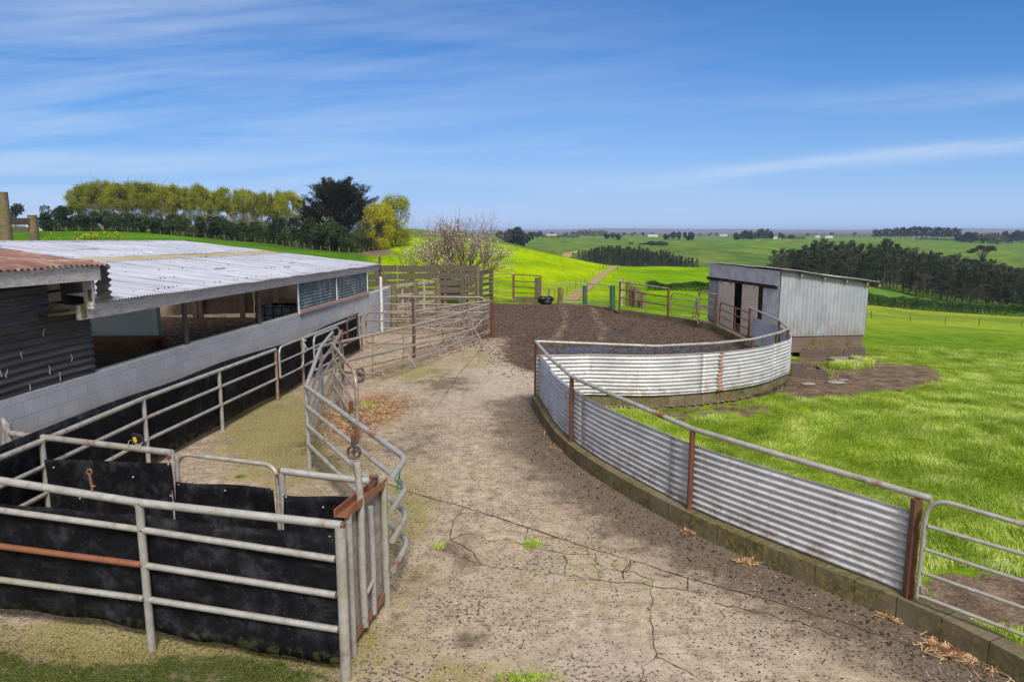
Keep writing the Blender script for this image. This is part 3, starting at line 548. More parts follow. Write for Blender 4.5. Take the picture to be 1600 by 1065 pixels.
# ------------------------------------------------------------------ builders
def wall_path(name, path, thick, z0, z1, mat, parent=None, side=1):
    """masonry along a path; z0/z1 numbers or functions of arc length; side moves the body to the left (+1) or right (-1)"""
    f0 = z0 if callable(z0) else (lambda s: z0); f1 = z1 if callable(z1) else (lambda s: z1)
    pts = [Vector((p[0], p[1], 0)) for p in path]; nrm = []
    for i in range(len(pts)):
        t = (pts[min(i+1, len(pts)-1)]-pts[max(i-1, 0)]).normalized(); nrm.append(Vector((-t.y, t.x, 0)))
    S = [0]
    for a_, b_ in zip(pts[:-1], pts[1:]): S.append(S[-1]+(b_-a_).length)
    vs = []; fs = []; uv = []
    def quad(q, u):
        b = len(vs); vs.extend(q); fs.append((b, b+1, b+2, b+3)); uv.extend(u)
    for i in range(len(pts)-1):
        a_, b_ = pts[i], pts[i+1]; na, nb = nrm[i]*thick*side, nrm[i+1]*thick*side; sa, sb = S[i], S[i+1]
        def Z(p, z): return Vector((p.x, p.y, z))
        za0, za1, zb0, zb1 = f0(sa), f1(sa), f0(sb), f1(sb)
        quad([Z(a_, za0), Z(b_, zb0), Z(b_, zb1), Z(a_, za1)], [(sa, za0), (sb, zb0), (sb, zb1), (sa, za1)])
        quad([Z(b_+nb, zb0), Z(a_+na, za0), Z(a_+na, za1), Z(b_+nb, zb1)], [(sb, zb0), (sa, za0), (sa, za1), (sb, zb1)])
        quad([Z(a_, za1), Z(b_, zb1), Z(b_+nb, zb1), Z(a_+na, za1)], [(sa, za1-.02), (sb, zb1-.02), (sb, zb1-.05), (sa, za1-.05)])
        for k, (P_, Np, s0, a0, a1) in enumerate(((a_, na, sa, za0, za1), (b_, nb, sb, zb0, zb1))):
            if (k == 0 and i == 0) or (k == 1 and i == len(pts)-2): quad([Z(P_, a0), Z(P_+Np, a0), Z(P_+Np, a1), Z(P_, a1)], [(s0, a0), (s0+thick, a0), (s0+thick, a1), (s0, a1)])
    off = wloc(parent) if parent else Vector((0, 0, 0)); me = bpy.data.meshes.new(name); me.from_pydata([tuple(v-off) for v in vs], [], fs)
    u = me.uv_layers.new(name='UVMap'); u.data.foreach_set('uv', [c for q in uv for c in q]); me.materials.append(mat)
    o = bpy.data.objects.new(name, me); SC.collection.objects.link(o); o.parent = parent; return o
def resample(path, d):
    out = [Vector(path[0])]
    for a_, b_ in zip(path[:-1], path[1:]):
        a_ = Vector(a_); b_ = Vector(b_); k = max(1, int((b_-a_).length/d))
        for i in range(1, k+1): out.append(a_.lerp(b_, i/k))
    return out
def corr_sheet(name, path, z0, z1, mat, parent=None, amp=.018, lam=.080, shift=0.0, warp=.006, seed=0, dents=0.0):
    """sheets standing along a path with ridges running lengthwise"""
    path = resample([Vector((p[0], p[1], 0)) for p in path], .12); n_ = len(path); rows = int((z1-z0)/lam*8); vs = np.zeros((n_, rows+1, 3))
    for i, p in enumerate(path):
        t = (path[min(i+1, n_-1)]-path[max(i-1, 0)]).normalized(); nn = Vector((-t.y, t.x))
        for k in range(rows+1):
            z = z0+(z1-z0)*k/rows; q = amp*math.sin(2*math.pi*(z-z0)/lam)+shift+warp*math.sin(i*.37+seed)+dents*math.sin(i*.9+z*5+seed)
            vs[i, k] = (p.x+nn.x*q, p.y+nn.y*q, z+warp*.8*math.sin(i*.21+seed*2))
    ii = np.arange(n_*(rows+1)).reshape(n_, rows+1); f = np.stack([ii[:-1, :-1].ravel(), ii[1:, :-1].ravel(), ii[1:, 1:].ravel(), ii[:-1, 1:].ravel()], 1)
    o = mesh_np(name, vs.reshape(-1, 3), f, mat, parent, smooth=True)
    md = o.modifiers.new('thickness', 'SOLIDIFY'); md.thickness = .003; return o
def corr_roof(name, A, B, C, D, mat, parent, lam=.076, amp=.011, jag=.0, rows=8):
    """A-B eave, D-C upper edge; ridges run from eave to top"""
    A, B, C, D = map(Vector, (A, B, C, D)); N_ = int((B-A).length/lam)*8; vs = np.zeros((N_+1, rows+1, 3))
    t = np.linspace(0, 1, N_+1)[:, None]; eA, eB, eC, eD = (np.array(q) for q in (A, B, C, D))
    up = np.array((B-A).cross(D-A).normalized()); up = up*np.sign(up[2]); s_ = np.linspace(0, (B-A).length, N_+1)
    for k in range(rows+1):
        q = k/rows; L = (eA+(eB-eA)*t)*(1-q)+(eD+(eC-eD)*t)*q; w = amp*np.sin(2*np.pi*s_/lam)+.007*(np.floor(s_/.762) % 2)+.012*np.sin(s_*.8+k*1.3)*(0 < k < rows)+.006*np.sin(s_*2.3+k)
        vs[:, k] = L+up*w[:, None]
        if k == 0 and jag: 
            sh = np.floor(s_/.76); vs[:, 0] += ((np.sin(sh*12.9)*43.7) % 1*jag)[:, None]*np.array((A-D).normalized())
    ii = np.arange((N_+1)*(rows+1)).reshape(N_+1, rows+1); f = np.stack([ii[:-1, :-1].ravel(), ii[1:, :-1].ravel(), ii[1:, 1:].ravel(), ii[:-1, 1:].ravel()], 1)
    o = mesh_np(name, vs.reshape(-1, 3), f, mat, parent, smooth=True); md = o.modifiers.new('thickness', 'SOLIDIFY'); md.thickness = .003; return o
def post(root, p, z0, z1, r, mat, lean=(0, 0), name='post', square=False):
    mb = MB(); a_ = Vector((p[0], p[1], z0)); b_ = Vector((p[0]+lean[0], p[1]+lean[1], z1))
    if square: mb.beam(a_, b_, r*2, r*2, (0, 1, 0))
    else: mb.tube([a_, a_.lerp(b_, .5), b_], r, 12)
    return mb.build(name, mat, root)
def rail(root, pts, r, mat, name='rail', fil=0, n=10):
    mb = MB(); mb.tube(fillet(pts, fil) if fil else pts, r, n); return mb.build(name, mat, root)
def joints(root, pts, mat=None, r=.04):
    for p in pts: MB().sphere(p, r, 8, (1, 1, .9)).build('weld', mat or M['rust'], root)
def beads(root, pts, r, mat, name='bolt', sc=(1, 1, 1)):
    for p in pts: MB().sphere(p, r, 8, sc).build(name, mat, root)
# ------------------------------------------------------------------ race fence A and B: low block wall, corrugated sheets, rusty posts, top rail
wa = thing('block_wall', 'low mossy concrete block wall curving under the near corrugated iron fence', 'wall', P1-Vector((0, 0, .23)))
inner = [p for p in FAs]
inner = [p+Vector((-.93, -.37, 0))*.09 for p in FAs]; inner[-1] = inner[-1]+Vector((0, .08, 0))
wall_path('blocks', [Vector((4.8, 4.12, 0)), Vector((4.46, 4.56, 0))]+inner, .2, -.12, .23, M['mossblock'], wa, side=-1)
fa = thing('corrugated_fence', 'near corrugated iron fence with four rusty posts, running up the right of the concrete', 'fence', P1-Vector((0, 0, .23)), 'corrugated iron fences around the grass corner')
def offpath(path, d):
    o = []
    for i in range(len(path)):
        t = (path[min(i+1, len(path)-1)]-path[max(i-1, 0)]).normalized(); o.append(path[i]+Vector((-t.y, t.x, 0))*d)
    return o
# keep the part from P0 to P3
i0 = min(range(len(FAs)), key=lambda i: (FAs[i]-flat(P0)).length); Apath = FAs[i0:]
tops = [AT(1441, 775, P0.y), AT(1083, 670, P1.y), AT(893, 588, P2.y), AT(837, 533, P3.y)]
# FAs runs right(near) to left(far); left normal faces the yard or the grass
cen = flat(P0).lerp(flat(P3), .5)
splitA = [0, len(Apath)//3, 2*len(Apath)//3]
Ash = [(0.0, .245, 1.055, 0), (.335, .245, 1.07, 1), (.60, .245, 1.10, 2), (.845, .245, 1.13, 3)]
def sub(path, a_, b_):
    S = [0]
    for p, q in zip(path[:-1], path[1:]): S.append(S[-1]+(q-p).length)
    L = S[-1]; out = []
    def at(s):
        for i in range(len(S)-1):
            if S[i+1] >= s-1e-9: return path[i].lerp(path[i+1], (s-S[i])/(S[i+1]-S[i]))
        return path[-1]
    out.append(at(a_*L)); out += [path[i] for i in range(len(S)) if a_*L < S[i] < b_*L]; out.append(at(b_*L)); return out
ORG = Apath[0]; sgn = 1
sheet_side = .055                                           # behind the posts as seen from the yard
for k, (a_, z0, z1, sd) in enumerate(Ash):
    b_ = Ash[k+1][0]+.004 if k < 3 else 1.0
    corr_sheet('sheet', offpath(sub(Apath, a_, b_), -.05-.010*(k % 2)), z0, z1, M['zinc'], fa, seed=sd*2.1)
for k, fr_ in enumerate((.02, .175, .335, .47, .60, .72, .845, .97)):
    q_ = offpath(sub(Apath, max(0, fr_-.01), fr_+.01), -.05+.02)[0]; mb = MB()
    for z in (.30, .46, .62, .78, .94, 1.02): mb.sphere((q_.x, q_.y, z+.02), .009, 6)
    mb.build('sheet_bolts', M['pipe2'], fa)['kind'] = 'stuff'
for k, (b, t) in enumerate(zip((P0, P1, P2, P3), tops)):
    w = .036
    post(fa, (b.x, b.y), .0 if k else .1, t.z-.03, w, M['rust'], (0, 0), square=(k == 0))
rp = [Vector((p.x, p.y, 0)) for p in (tops[0]+Vector((.03, -.03, 0)), Apath[3], tops[1], Apath[9], tops[2], Apath[15] if len(Apath) > 16 else Apath[-2], tops[3])]
rp = [tops[0]+Vector((.05, -.06, 0)), tops[0].lerp(tops[1], .5)+Vector((-.02, -.04, .01)), tops[1], tops[1].lerp(tops[2], .5)+Vector((-.05, -.04, .02)), tops[2], tops[2].lerp(tops[3], .5)+Vector((-.05, -.02, .0)), tops[3]]
rail(fa, rp, .032, M['pipe'], 'top_rail', 0, 12)
wb = thing('block_wall', 'low concrete block wall under the far curved corrugated iron fence', 'wall', FB[3])
wall_path('blocks', FBs[2:], .2, -.35, .23, M['mossblock'], wb, side=1)
wall_path('blocks', [FBs[0]+Vector((.19, -.06, 0)), FBs[1], FBs[2]], .2, -.3, .228, M['mossblock'], wb, side=1)
fb = thing('corrugated_fence', 'far corrugated iron fence sweeping round in front of the small shed', 'fence', FB[3], 'corrugated iron fences around the grass corner')
for k, (a_, b_, z1) in enumerate([(0.0, .305, 1.11), (.30, .505, 1.10), (.505, .70, 1.09), (.70, .86, 1.06), (.857, 1.0, 1.05)]):
    corr_sheet('sheet', offpath(sub(FBs, a_, b_), -.05-.012*(k % 2)), .245, z1, M['zinc'], fb, seed=k*1.7+5)
q = VP(1122, 570, FB[3], FB[4]); tq = (FB[4]-FB[3]).normalized(); sk = MB()
ctr = FB[3].lerp(FB[4], .08); nq = Vector((tq.y, -tq.x, 0)); vs = []; fs = []
for k in range(89):
    z = .25+k*.84/88; qn = .072+.018*math.sin(2*math.pi*(z-.245)/.080)+.004
    w = .045+.035*(1-(k/88))+.01*math.sin(k*.7); c_ = ctr+nq*qn+tq*(.02*math.sin(k*.16))
    vs += [Vector((*(c_-tq*w).xy, z)), Vector((*(c_+tq*w).xy, z))]
    if k: fs.append((2*k-2, 2*k-1, 2*k+1, 2*k))
sk.add(vs, fs, True); st_ = sk.build('lap_strip', M['streak'], fb); tag(st_, 'rusty lap strip')
tb = [(FB[0], 1.385, None), (Vector((3.02, 14.1, 0)), 1.27, 'p'), (Vector((4.36, 14.45, 0)), 1.275, None), (Vector((5.38, 15.06, 0)), 1.27, 'p'), (Vector((6.28, 15.98, 0)), 1.27, 'p'), (Vector((6.83, 16.7, 0)), 1.27, 'p'), (Vector((7.28, 18.4, 0)), 1.25, 'p'), (Vector((7.40, 21.1, 0)), 1.32, 'p')]
rail(fb, [Vector((p.x, p.y, z)) for p, z, _ in tb], .030, M['pipe'], 'top_rail')
for p, z, f in tb:
    if f: post(fb, (p.x-.0, p.y+.03), .1, z-.03, .034, M['rust'])
# ------------------------------------------------------------------ grey pipe gate on the right
gA, gB = Vector((3.72, 5.86, 0)), Vector((4.235, 5.18, 0))
gt = thing('pipe_gate', 'galvanised five-rail pipe gate hung beside the near end of the corrugated fence', 'gate', gA)
def gp(px, py): return VP(px, py, gA, gB)
fr = fillet([gp(1433, 930), gp(1447, 800), gp(1458, 786), gp(1600, 822), gp(1690, 845)], .16, 8)
fr = fillet([gp(1433, 932), gp(1450, 775), gp(1700, 849)], .22, 8); rail(gt, fr, .021, M['pipe'], 'frame')
for a_, b_ in (((1451, 822), (1700, 895)), ((1446, 858), (1700, 940)), ((1441, 894), (1700, 984)), ((1435, 929), (1700, 1030))): rail(gt, [gp(*a_), gp(*b_)], .017, M['pipe'])
for py in (822, 922): MB().beam(gp(1437, py-3), gp(1449, py+1), .03, .05).tube([gp(1441, py-7), gp(1441, py+3)], .022, 8).build('hinge', M['pipe2'], gt)
# ------------------------------------------------------------------ front pen fence with black rubber (nearest thing)
dA, dB = G(238, 1015), G(541, 1060)
def dp(px, py, off=0.0):
    n_ = Vector((dB.y-dA.y, dA.x-dB.x, 0)).normalized()*off; return VP(px, py, dA-n_, dB-n_)
fd = thing('pipe_fence', 'nearest pipe fence with black rubber sheet and one orange rusted rail', 'fence', dB)
tp_ = dp(220, 783); post(fd, (dA.x, dA.y), 0, tp_.z, .034, M['pipe'])
tp2 = dp(533, 822); post(fd, (dB.x, dB.y), 0, tp2.z-.0, .043, M['pipe'])
rail(fd, [dp(-120, 731), dp(220, 785), dp(534, 820)], .034, M['pipe'], 'top_rail', 0, 12)
for i, (a_, m_, b_) in enumerate((((-120, 780), (222, 827), (524, 873)), ((-120, 837), (224, 882), (525, 929)), ((-120, 889), (228, 935), (529, 983)))):
    rail(fd, [dp(*a_), dp(*m_)], .028, M['orust'] if i == 1 else M['pipe'], 'rail', 0, 12); rail(fd, [dp(*m_), dp(*b_)], .028, M['pipe'], 'rail', 0, 12)
joints(fd, [dp(222, 827), dp(224, 882), dp(228, 935), dp(529, 873), dp(530, 929), dp(533, 983), dp(220, 785), dp(534, 820)], M['rust'], .037)
def rubber(name, topf, botf, x0, x1, plane, off, root, k=60, rows=14, lab=None):
    vs = np.zeros((k+1, rows+1, 3))
    n_ = Vector((plane[1].y-plane[0].y, plane[0].x-plane[1].x, 0)).normalized()
    for i in range(k+1):
        px = x0+(x1-x0)*i/k; a_ = VP(px, topf(px), plane[0]-n_*off, plane[1]-n_*off); b_ = Vector((a_.x, a_.y, botf(px)))
        for j in range(rows+1):
            t = j/rows; p = a_.lerp(b_, t)+n_*(.018*math.sin(i*.33+j*.22)*(1-.5*t)+.03*math.sin(i*.11+2)*t); vs[i, j] = p
    ii = np.arange((k+1)*(rows+1)).reshape(k+1, rows+1); f = np.stack([ii[:-1, :-1].ravel(), ii[1:, :-1].ravel(), ii[1:, 1:].ravel(), ii[:-1, 1:].ravel()], 1)
    o = mesh_np(name, vs.reshape(-1, 3), f, M['rubber'], root, True); md = o.modifiers.new('thickness', 'SOLIDIFY'); md.thickness = .008
    return o
rubber('rubber_sheet', lambda x: np.interp(x, [-120, 0, 130, 250, 400, 526], [780, 787, 797, 808, 824, 838])+1.5*math.sin(x*.05), lambda x: np.interp(x, [-120, 60, 200, 300, 430, 530], [.17, .17, .14, .12, .12, .10])+.012*math.sin(x*.06), -120, 527, (dA, dB), .055, fd)
eb = MB(); e0 = dp(144, 762); eb.tube([e0-Vector((0, 0, .02)), e0+Vector((-.01, 0, .12))], .011, 8)
eb.tube([e0+Vector((-.01+.022*math.cos(k*.63), .0, .145+.022*math.sin(k*.63))) for k in range(11)], .008, 6, False); eb.build('eye_bolt', M['orust'], fd)
beads(fd, [dp(px, py-3)+Vector((0, 0, .01)) for px, py in ((432, 812), (146, 764))], .018, M['orust'], sc=(1, 1, .6))
# ------------------------------------------------------------------ second pen fence
E0, E1, E2, E3 = G(10, 655, 1.3), G(268, 707, 1.3), G(440, 735, 1.3), G(598, 752, 1.3)
E0, E1, E2, E3 = (Vector((p.x, p.y, 0)) for p in (E0, E1, E2, E3))
fe = thing('pipe_fence', 'short pipe fence with black rubber and a bent pipe end, behind the nearest fence', 'fence', E1)
def ep(px, py): return VP(px, py, E0, E1)
rail(fe, fillet([ep(5, 652), ep(12, 676), ep(268, 707)], .12, 6), .036, M['pipe'], 'top_rail', 0, 12)
rail(fe, fillet([ep(8, 660), ep(7, 700), ep(20, 722)], .12, 6), .032, M['pipe'], 'rail', 0, 12)
post(fe, (ep(12, 660).x, ep(12, 660).y), 0, 1.25, .036, M['pipe']); post(fe, (E1.x, E1.y), 0, 1.27, .032, M['pipe'])
rubber('rubber_sheet', lambda x: 715+(x-10)*.031, lambda x: .12, 12, 266, (E0, E1), -.045, fe, 30)
cap = MB(); j0 = ep(268, 707); cap.tube([j0-Vector((.03, 0, .06)), j0+Vector((.0, 0, -.03))], .037, 10); cap.build('weld', M['rust'], fe)
beads(fe, [VP(px, py, E0+Vector((-.02, -.08, 0)), E1+Vector((-.02, -.08, 0))) for px, py in ((22, 722), (84, 730), (125, 778), (208, 745), (263, 725), (18, 764), (267, 774), (210, 790))], .012, M['pipe'])
ge = thing('pipe_gate', 'round-cornered pipe gate with rubber sheet between the two pen fences', 'gate', E1.lerp(E2, .5))
def eg(px, py): return VP(px, py, E1, E2)
a_ = eg(277, 800); b_ = eg(433, 800)
fr = fillet([Vector((a_.x, a_.y, .12)), Vector((*eg(277, 706).xy, eg(277, 708).z)), Vector((*eg(433, 724).xy, eg(433, 727).z)), Vector((b_.x, b_.y, .12))], .17, 8); rail(ge, fr, .022, M['pipe'], 'frame')
rail(ge, [eg(280, 800), eg(431, 815)], .02, M['pipe']); rail(ge, [Vector((a_.x, a_.y, .13)), Vector((b_.x, b_.y, .13))], .02, M['pipe'])
rubber('rubber_sheet', lambda x: 752+(x-275)*.062, lambda x: .15, 275, 429, (E1, E2), -.04, ge, 24)
MB().box(eg(432, 748)+Vector((.03, 0, 0)), (.06, .05, .12)).build('latch', M['rust'], ge); lt = MB(); lt.tube([eg(280, 752)+Vector((.02*math.cos(k*.5), 0, .03*math.sin(k*.5))) for k in range(7)], .008, 6); lt.build('latch_ring', M['orust'], ge)
fg = thing('pipe_fence', 'short pipe rail with a rubber panel beside the sliding gate', 'fence', E2)
def e3(px, py): return VP(px, py, E2, E3)
rail(fg, [e3(440, 735), e3(500, 743), e3(592, 753)], .034, M['pipe'], 'top_rail', 0, 12); post(fg, (E2.x, E2.y), 0, 1.28, .032, M['pipe'])
rubber('rubber_sheet', lambda x: 773+(x-443)*.03, lambda x: .12, 444, 545, (E2, E3), -.04, fg, 18)
beads(fg, [VP(px, py, E2+Vector((-.01, -.07, 0)), E3+Vector((-.01, -.07, 0))) for px, py in ((447, 776), (505, 792), (449, 830), (515, 838))], .011, M['pipe'])
beads(ge, [VP(px, py, E1+Vector((-.01, -.07, 0)), E2+Vector((-.01, -.07, 0))) for px, py in ((279, 757), (352, 766), (425, 764), (280, 790), (360, 806))], .010, M['pipe']); joints(fg, [e3(440, 735)], M['rust'], .037)
# black plastic mark on the rail
ck = thing('clip', 'black plastic clip with a yellow mark, wired onto the pen rail', 'clip', ep(213, 690))
c0 = ep(213, 694); mb = MB(); dx = (E1-E0).normalized()
mb.extrude([c0-dx*.085+Vector((0, 0, -.0)), c0-dx*.075+Vector((0, 0, .115)), c0+dx*.065+Vector((0, 0, .105)), c0+dx*.095+Vector((0, 0, .02))], Vector((.02, .03, 0))); mb.build('body', M['black'], ck)
mb = MB(); cc = c0+Vector((-.005, -.012, .055))
for k in range(4):
    an = k*math.pi/4+.2; d_ = dx*math.cos(an)+Vector((0, 0, math.sin(an))); mb.beam(cc-d_*.036, cc+d_*.036, .004, .009, (dx*-math.sin(an)+Vector((0, 0, math.cos(an)))))
mb.build('yellow_mark', M['yellow'], ck)
for s_ in (-.10, .10):
    b0 = c0+dx*s_; mb = MB(); mb.tube([b0+Vector((.0, .045*math.cos(k*.6), -.01+.045*math.sin(k*.6))) for k in range(11)], .004, 6, False); mb.build('wire_tie', M['pipe'], ck)
# sliding gate at the end of the pen
s0, s1 = Vector((-1.44, 5.22, 0)), Vector((-1.27, 6.1, 0))
sg_ = thing('sliding_gate', 'tall slab and pipe sliding gate in a rusty frame at the pen end', 'gate', s0)
def sp(px, py, off=0): o_ = Vector((off, 0, 0)); return VP(px, py, s0+o_, s1+o_)
mb = MB(); a_, b_ = sp(533, 802), sp(595, 752); 
for o_ in (-.055, .055): mb.beam(a_+Vector((o_, 0, 0)), b_+Vector((o_, 0, .0)), .012, .07)
mb.beam(a_+Vector((0, 0, -.03)), b_+Vector((0, 0, -.03)), .11, .01); mb.build('top_channel', M['orust'], sg_)
mb = MB(); c_ = a_.lerp(b_, .78); mb.beam(c_+Vector((0, -.1, .03)), c_+Vector((0, .14, .03)), .05, .06); mb.beam(c_+Vector((0, -.05, .07)), c_+Vector((0, -.05, .13)), .02, .03); mb.tube([c_+Vector((-.04, .05, .09)), c_+Vector((.04, .05, .09))], .02, 8); mb.build('roller', M['rust'], sg_)
mb = MB(); a2, b2_ = Vector((a_.x+.03, a_.y+.02, .13)), Vector((b_.x+.03, b_.y+.02, .13)); mb.beam(a2, b2_, .012, .07); mb.beam(a2+Vector((-.06, 0, -.03)), b2_+Vector((-.06, 0, -.03)), .11, .01); mb.build('bottom_channel', M['orust'], sg_)
d_ = (b_-a_).normalized(); n_ = Vector((-d_.y, d_.x, 0))
mb = MB(); mb.beam(a_.lerp(b_, .12)+Vector((-.02, 0, -.62)), a_.lerp(b_, .97)+Vector((-.02, 0, -.62)), .03, 1.12); mb.build('slab_panel', M['slab'], sg_)
for t, r_ in ((.06, .030), (.36, .032), (.60, .026), (.97, .034)):
    p = a_.lerp(b_, t); q0 = Vector((p.x+.035, p.y, .12)); q1 = Vector((p.x+.035, p.y, a_.z-.03))
    if t == .60: pts = [q0, Vector((q0.x+.01, q0.y-.02, .62)), Vector((q0.x+.02, q0.y-.10, 1.2))]
    elif t == .36: pts = [q0, Vector((q0.x, q0.y-.03, .7)), q1, Vector((q1.x-.02, q1.y, a_.z+.33))]
    else: pts = [Vector((q0.x, q0.y, 0)), q1]
    rail(sg_, pts, r_, M['pipe'], 'pipe_upright')
rail(sg_, [Vector((a_.lerp(b_, .38).x+.05, a_.lerp(b_, .38).y, .42)), Vector((a_.lerp(b_, .60).x+.05, a_.lerp(b_, .62).y, .47))], .018, M['pipe'], 'brace')
# ------------------------------------------------------------------ bent pipe gates of the crush
def zs_gate(name, label, pts, posts, zs, group=None, rr=.029, mat='pipe', fil=.0, extra=None):
    root = thing(name, label, 'gate', Vector((pts[0].x, pts[0].y, 0)), group)
    for k, z in enumerate(zs):
        rail(root, fillet([Vector((p.x, p.y, z)) for p in pts], fil) if fil else [Vector((p.x, p.y, z)) for p in pts], rr*(1.15 if k == 0 else 1), M[mat], 'rail', 0, 12)
    for p, z0, z1 in posts: post(root, p, z0, z1, rr*1.15, M[mat])
    return root
Fa, Fb_, Fc = G(484, 733), G(625, 716, 1.3), G(598, 752, 1.3)
Fb_ = flat(Fb_); Fc = flat(Fc)+Vector((.02, .02, 0))
Z4 = (1.31, 1.0, .70, .40)
f1 = zs_gate('bent_gate', 'large galvanised pipe gate bending back at its near end beside the sliding gate', [Fa, Fb_+Vector((.02, .05, 0)), Fb_+Vector((.06, -.1, 0)), Fc+Vector((.05, .0, 0))], [(Fa, 0, 1.31)], Z4, 'bent pipe gates of the crush', fil=.16)
joints(f1, [Vector((Fa.x, Fa.y, z)) for z in Z4[1:]], M['pipe2'], .038)
F2a, F2b, F2c = Fa, G(505, 640), G(523, 604)
f2 = zs_gate('bent_gate', 'pale pipe rails leading away from the tall corner post towards the rubber wall', [Fa+Vector((0, .03, 0)), F2b, F2c], [(F2b, 0, 1.31), (F2c, 0, 1.31)], Z4, 'bent pipe gates of the crush')
H0, H1, H2 = Vector((-4.02, 15.9, 0)), Vector((-3.72, 14.0, 0)), G(560, 692)
h_ = thing('bent_gate', 'slim pipe gate with a curved end post, standing inside the crush over the straw', 'gate', H2, 'bent pipe gates of the crush')
rail(h_, fillet([Vector((H0.x, H0.y, 1.3)), Vector((H1.x, H1.y, 1.3)), Vector((H2.x, H2.y, 1.24)), Vector((H2.x, H2.y, 0))], .35, 8), .034, M['pipe2'], 'frame', 0, 12)
for z in (1.0, .70, .40): rail(h_, [Vector((H0.x, H0.y, z)), Vector((H1.x, H1.y, z)), Vector((H2.x, H2.y, z-.05))], .024, M['pipe3'])
Hm = H1.lerp(H2, .35); post(h_, Hm, .1, 1.28, .024, M['pipe3']); post(h_, H0, 0, 1.36, .04, M['pipe2']); post(h_, H1, .2, 1.28, .024, M['pipe3'])
mb = MB(); mb.box(H2+Vector((-.05, -.02, .1)), (.12, .10, .16)); mb.tube([H2+Vector((-.10, -.03, .55)), H2+Vector((-.10, -.03, .75))], .035, 8); mb.build('latch', M['rust'], h_)
pw = thing('pulley_wheel', 'rusty iron pulley hanging on the bent gate behind the sliding gate', 'pulley', Vector((-1.62, 7.5, 1.15)))
pc = AT(553, 706, 7.9); mb = MB(); mb.tube([pc+Vector((.075*math.cos(k*.4), .01*math.sin(k), .075*math.sin(k*.4))) for k in range(17)], .016, 8, False); mb.tube([pc+Vector((0, -.02, 0)), pc+Vector((0, .03, 0))], .03, 8)
for k in range(4): mb.tube([pc, pc+Vector((.07*math.cos(k*1.57), 0, .07*math.sin(k*1.57)))], .01, 6)
mb.tube([pc+Vector((0, 0, .09)), pc+Vector((.0, 0, .2))], .03, 8); pwm = mb.build('wheel', M['darkpipe'], None); pwm.parent = pw; pwm.matrix_parent_inverse = Matrix.Translation(-pw.location)
tw = tag(MB().tube([AT(626, 735, 6.72), AT(621, 752, 6.66), AT(624, 776, 6.66), AT(619, 781, 6.64)], .006, 6).tube([AT(623, 728, 6.72), AT(625, 750, 6.66), AT(618, 770, 6.66)], .005, 6).build('baling_twine', M['twine']), 'green baling twine tied round the near corner of the bent gate', 'twine')
# ------------------------------------------------------------------ rubber lined fence along the block wall
CP = [Vector((-5.72, 6.2, 0)), Vector((-5.64, 7.9, 0)), Vector((-5.57, 10.05, 0)), Vector((-5.34, 12.2, 0)), Vector((-5.1, 14.5, 0)), Vector((-4.99, 16.0, 0)), Vector((-4.63, 20.8, 0))]
fc = thing('pipe_fence', 'long pipe fence lined with black rubber along the grey block wall', 'fence', CP[3])
for z, r_ in ((1.15, .034), (.83, .027), (.49, .027)):
    rail(fc, [Vector((p.x, p.y, z-.005*i*(z > 1))) for i, p in enumerate(CP[:5])], r_, M['pipe'], 'rail', 0, 12)
    rail(fc, [Vector((p.x, p.y, z-.02)) for p in CP[5:]], r_, M['pipe'], 'rail', 0, 12)
for p in CP[1:]: post(fc, p, 0, 1.15, .034, M['pipe2'] if p in CP[4:] else M['pipe'])
joints(fc, [Vector((p.x, p.y, z)) for p in CP[1:5] for z in (.83, .49)], M['pipe2'], .034)
rs = resample([p+Vector((-.07, 0, 0)) for p in CP], .25); k_ = len(rs); vs = np.zeros((k_, 9, 3))
for i, p in enumerate(rs):
    for j in range(9):
        t = j/8; z = .10+.03*math.sin(i*.3)+(1.10+.05*math.sin(i*.12))*t; vs[i, j] = (p.x+.022*math.sin(i*.6+j*.5), p.y, z)
ii = np.arange(k_*9).reshape(k_, 9); f = np.stack([ii[:-1, :-1].ravel(), ii[1:, :-1].ravel(), ii[1:, 1:].ravel(), ii[:-1, 1:].ravel()], 1)
o = mesh_np('rubber_sheet', vs.reshape(-1, 3), f, M['rubber'], fc, True); o.modifiers.new('thickness', 'SOLIDIFY').thickness = .008
def loop_gate(name, label, A, B, zt, zb, rails, r_, mat, group=None, hz=.2, extra=None):
    root = thing(name, label, 'gate', A, group); a0, b0 = flat(A), flat(B)
    fr = fillet([a0+Vector((0, 0, zb)), a0+Vector((0, 0, zt)), b0+Vector((0, 0, zt)), b0+Vector((0, 0, zb)), a0+Vector((0, 0, zb))], hz, 7); rail(root, fr, r_, M[mat], 'frame')
    for z in rails: rail(root, [a0+Vector((0, 0, z)), b0+Vector((0, 0, z))], r_*.8, M[mat])
    return root
g1 = loop_gate('pipe_gate', 'small round-cornered pipe gate tied with rope, in the rubber lined fence', CP[4]+Vector((.05, .08, 0)), CP[5]+Vector((.05, -.1, 0)), 1.16, .49, (.83,), .024, 'pipe')
mb = MB(); c_ = CP[5]+Vector((.08, -.12, 1.1)); 
for k in range(7): mb.tube([c_+Vector((random.uniform(-.04, .06), random.uniform(-.04, .04), random.uniform(-.02, .05))) for _ in range(4)]+[c_+Vector((random.uniform(-.02, .1), 0, -.16-.02*k))], .014, 6)
n = NM('rope', .9, .1); M['rope'] = n.done((.27, .33, .30)); mb.build('rope', M['rope'], g1)
g2 = loop_gate('pipe_gate', 'round-cornered pipe gate folded back against the rubber lined fence', CP[5]+Vector((.18, .35, 0)), CP[5]+Vector((.34, 2.2, 0)), 1.13, .3, (.8,), .024, 'pipe')
g3 = loop_gate('pipe_gate', 'dark pipe hoop gate leaning at the far end of the rubber lined fence', CP[6]+Vector((-.05, -1.6, 0)), CP[6]+Vector((.0, -.5, 0)), 1.22, .5, (), .026, 'darkpipe')
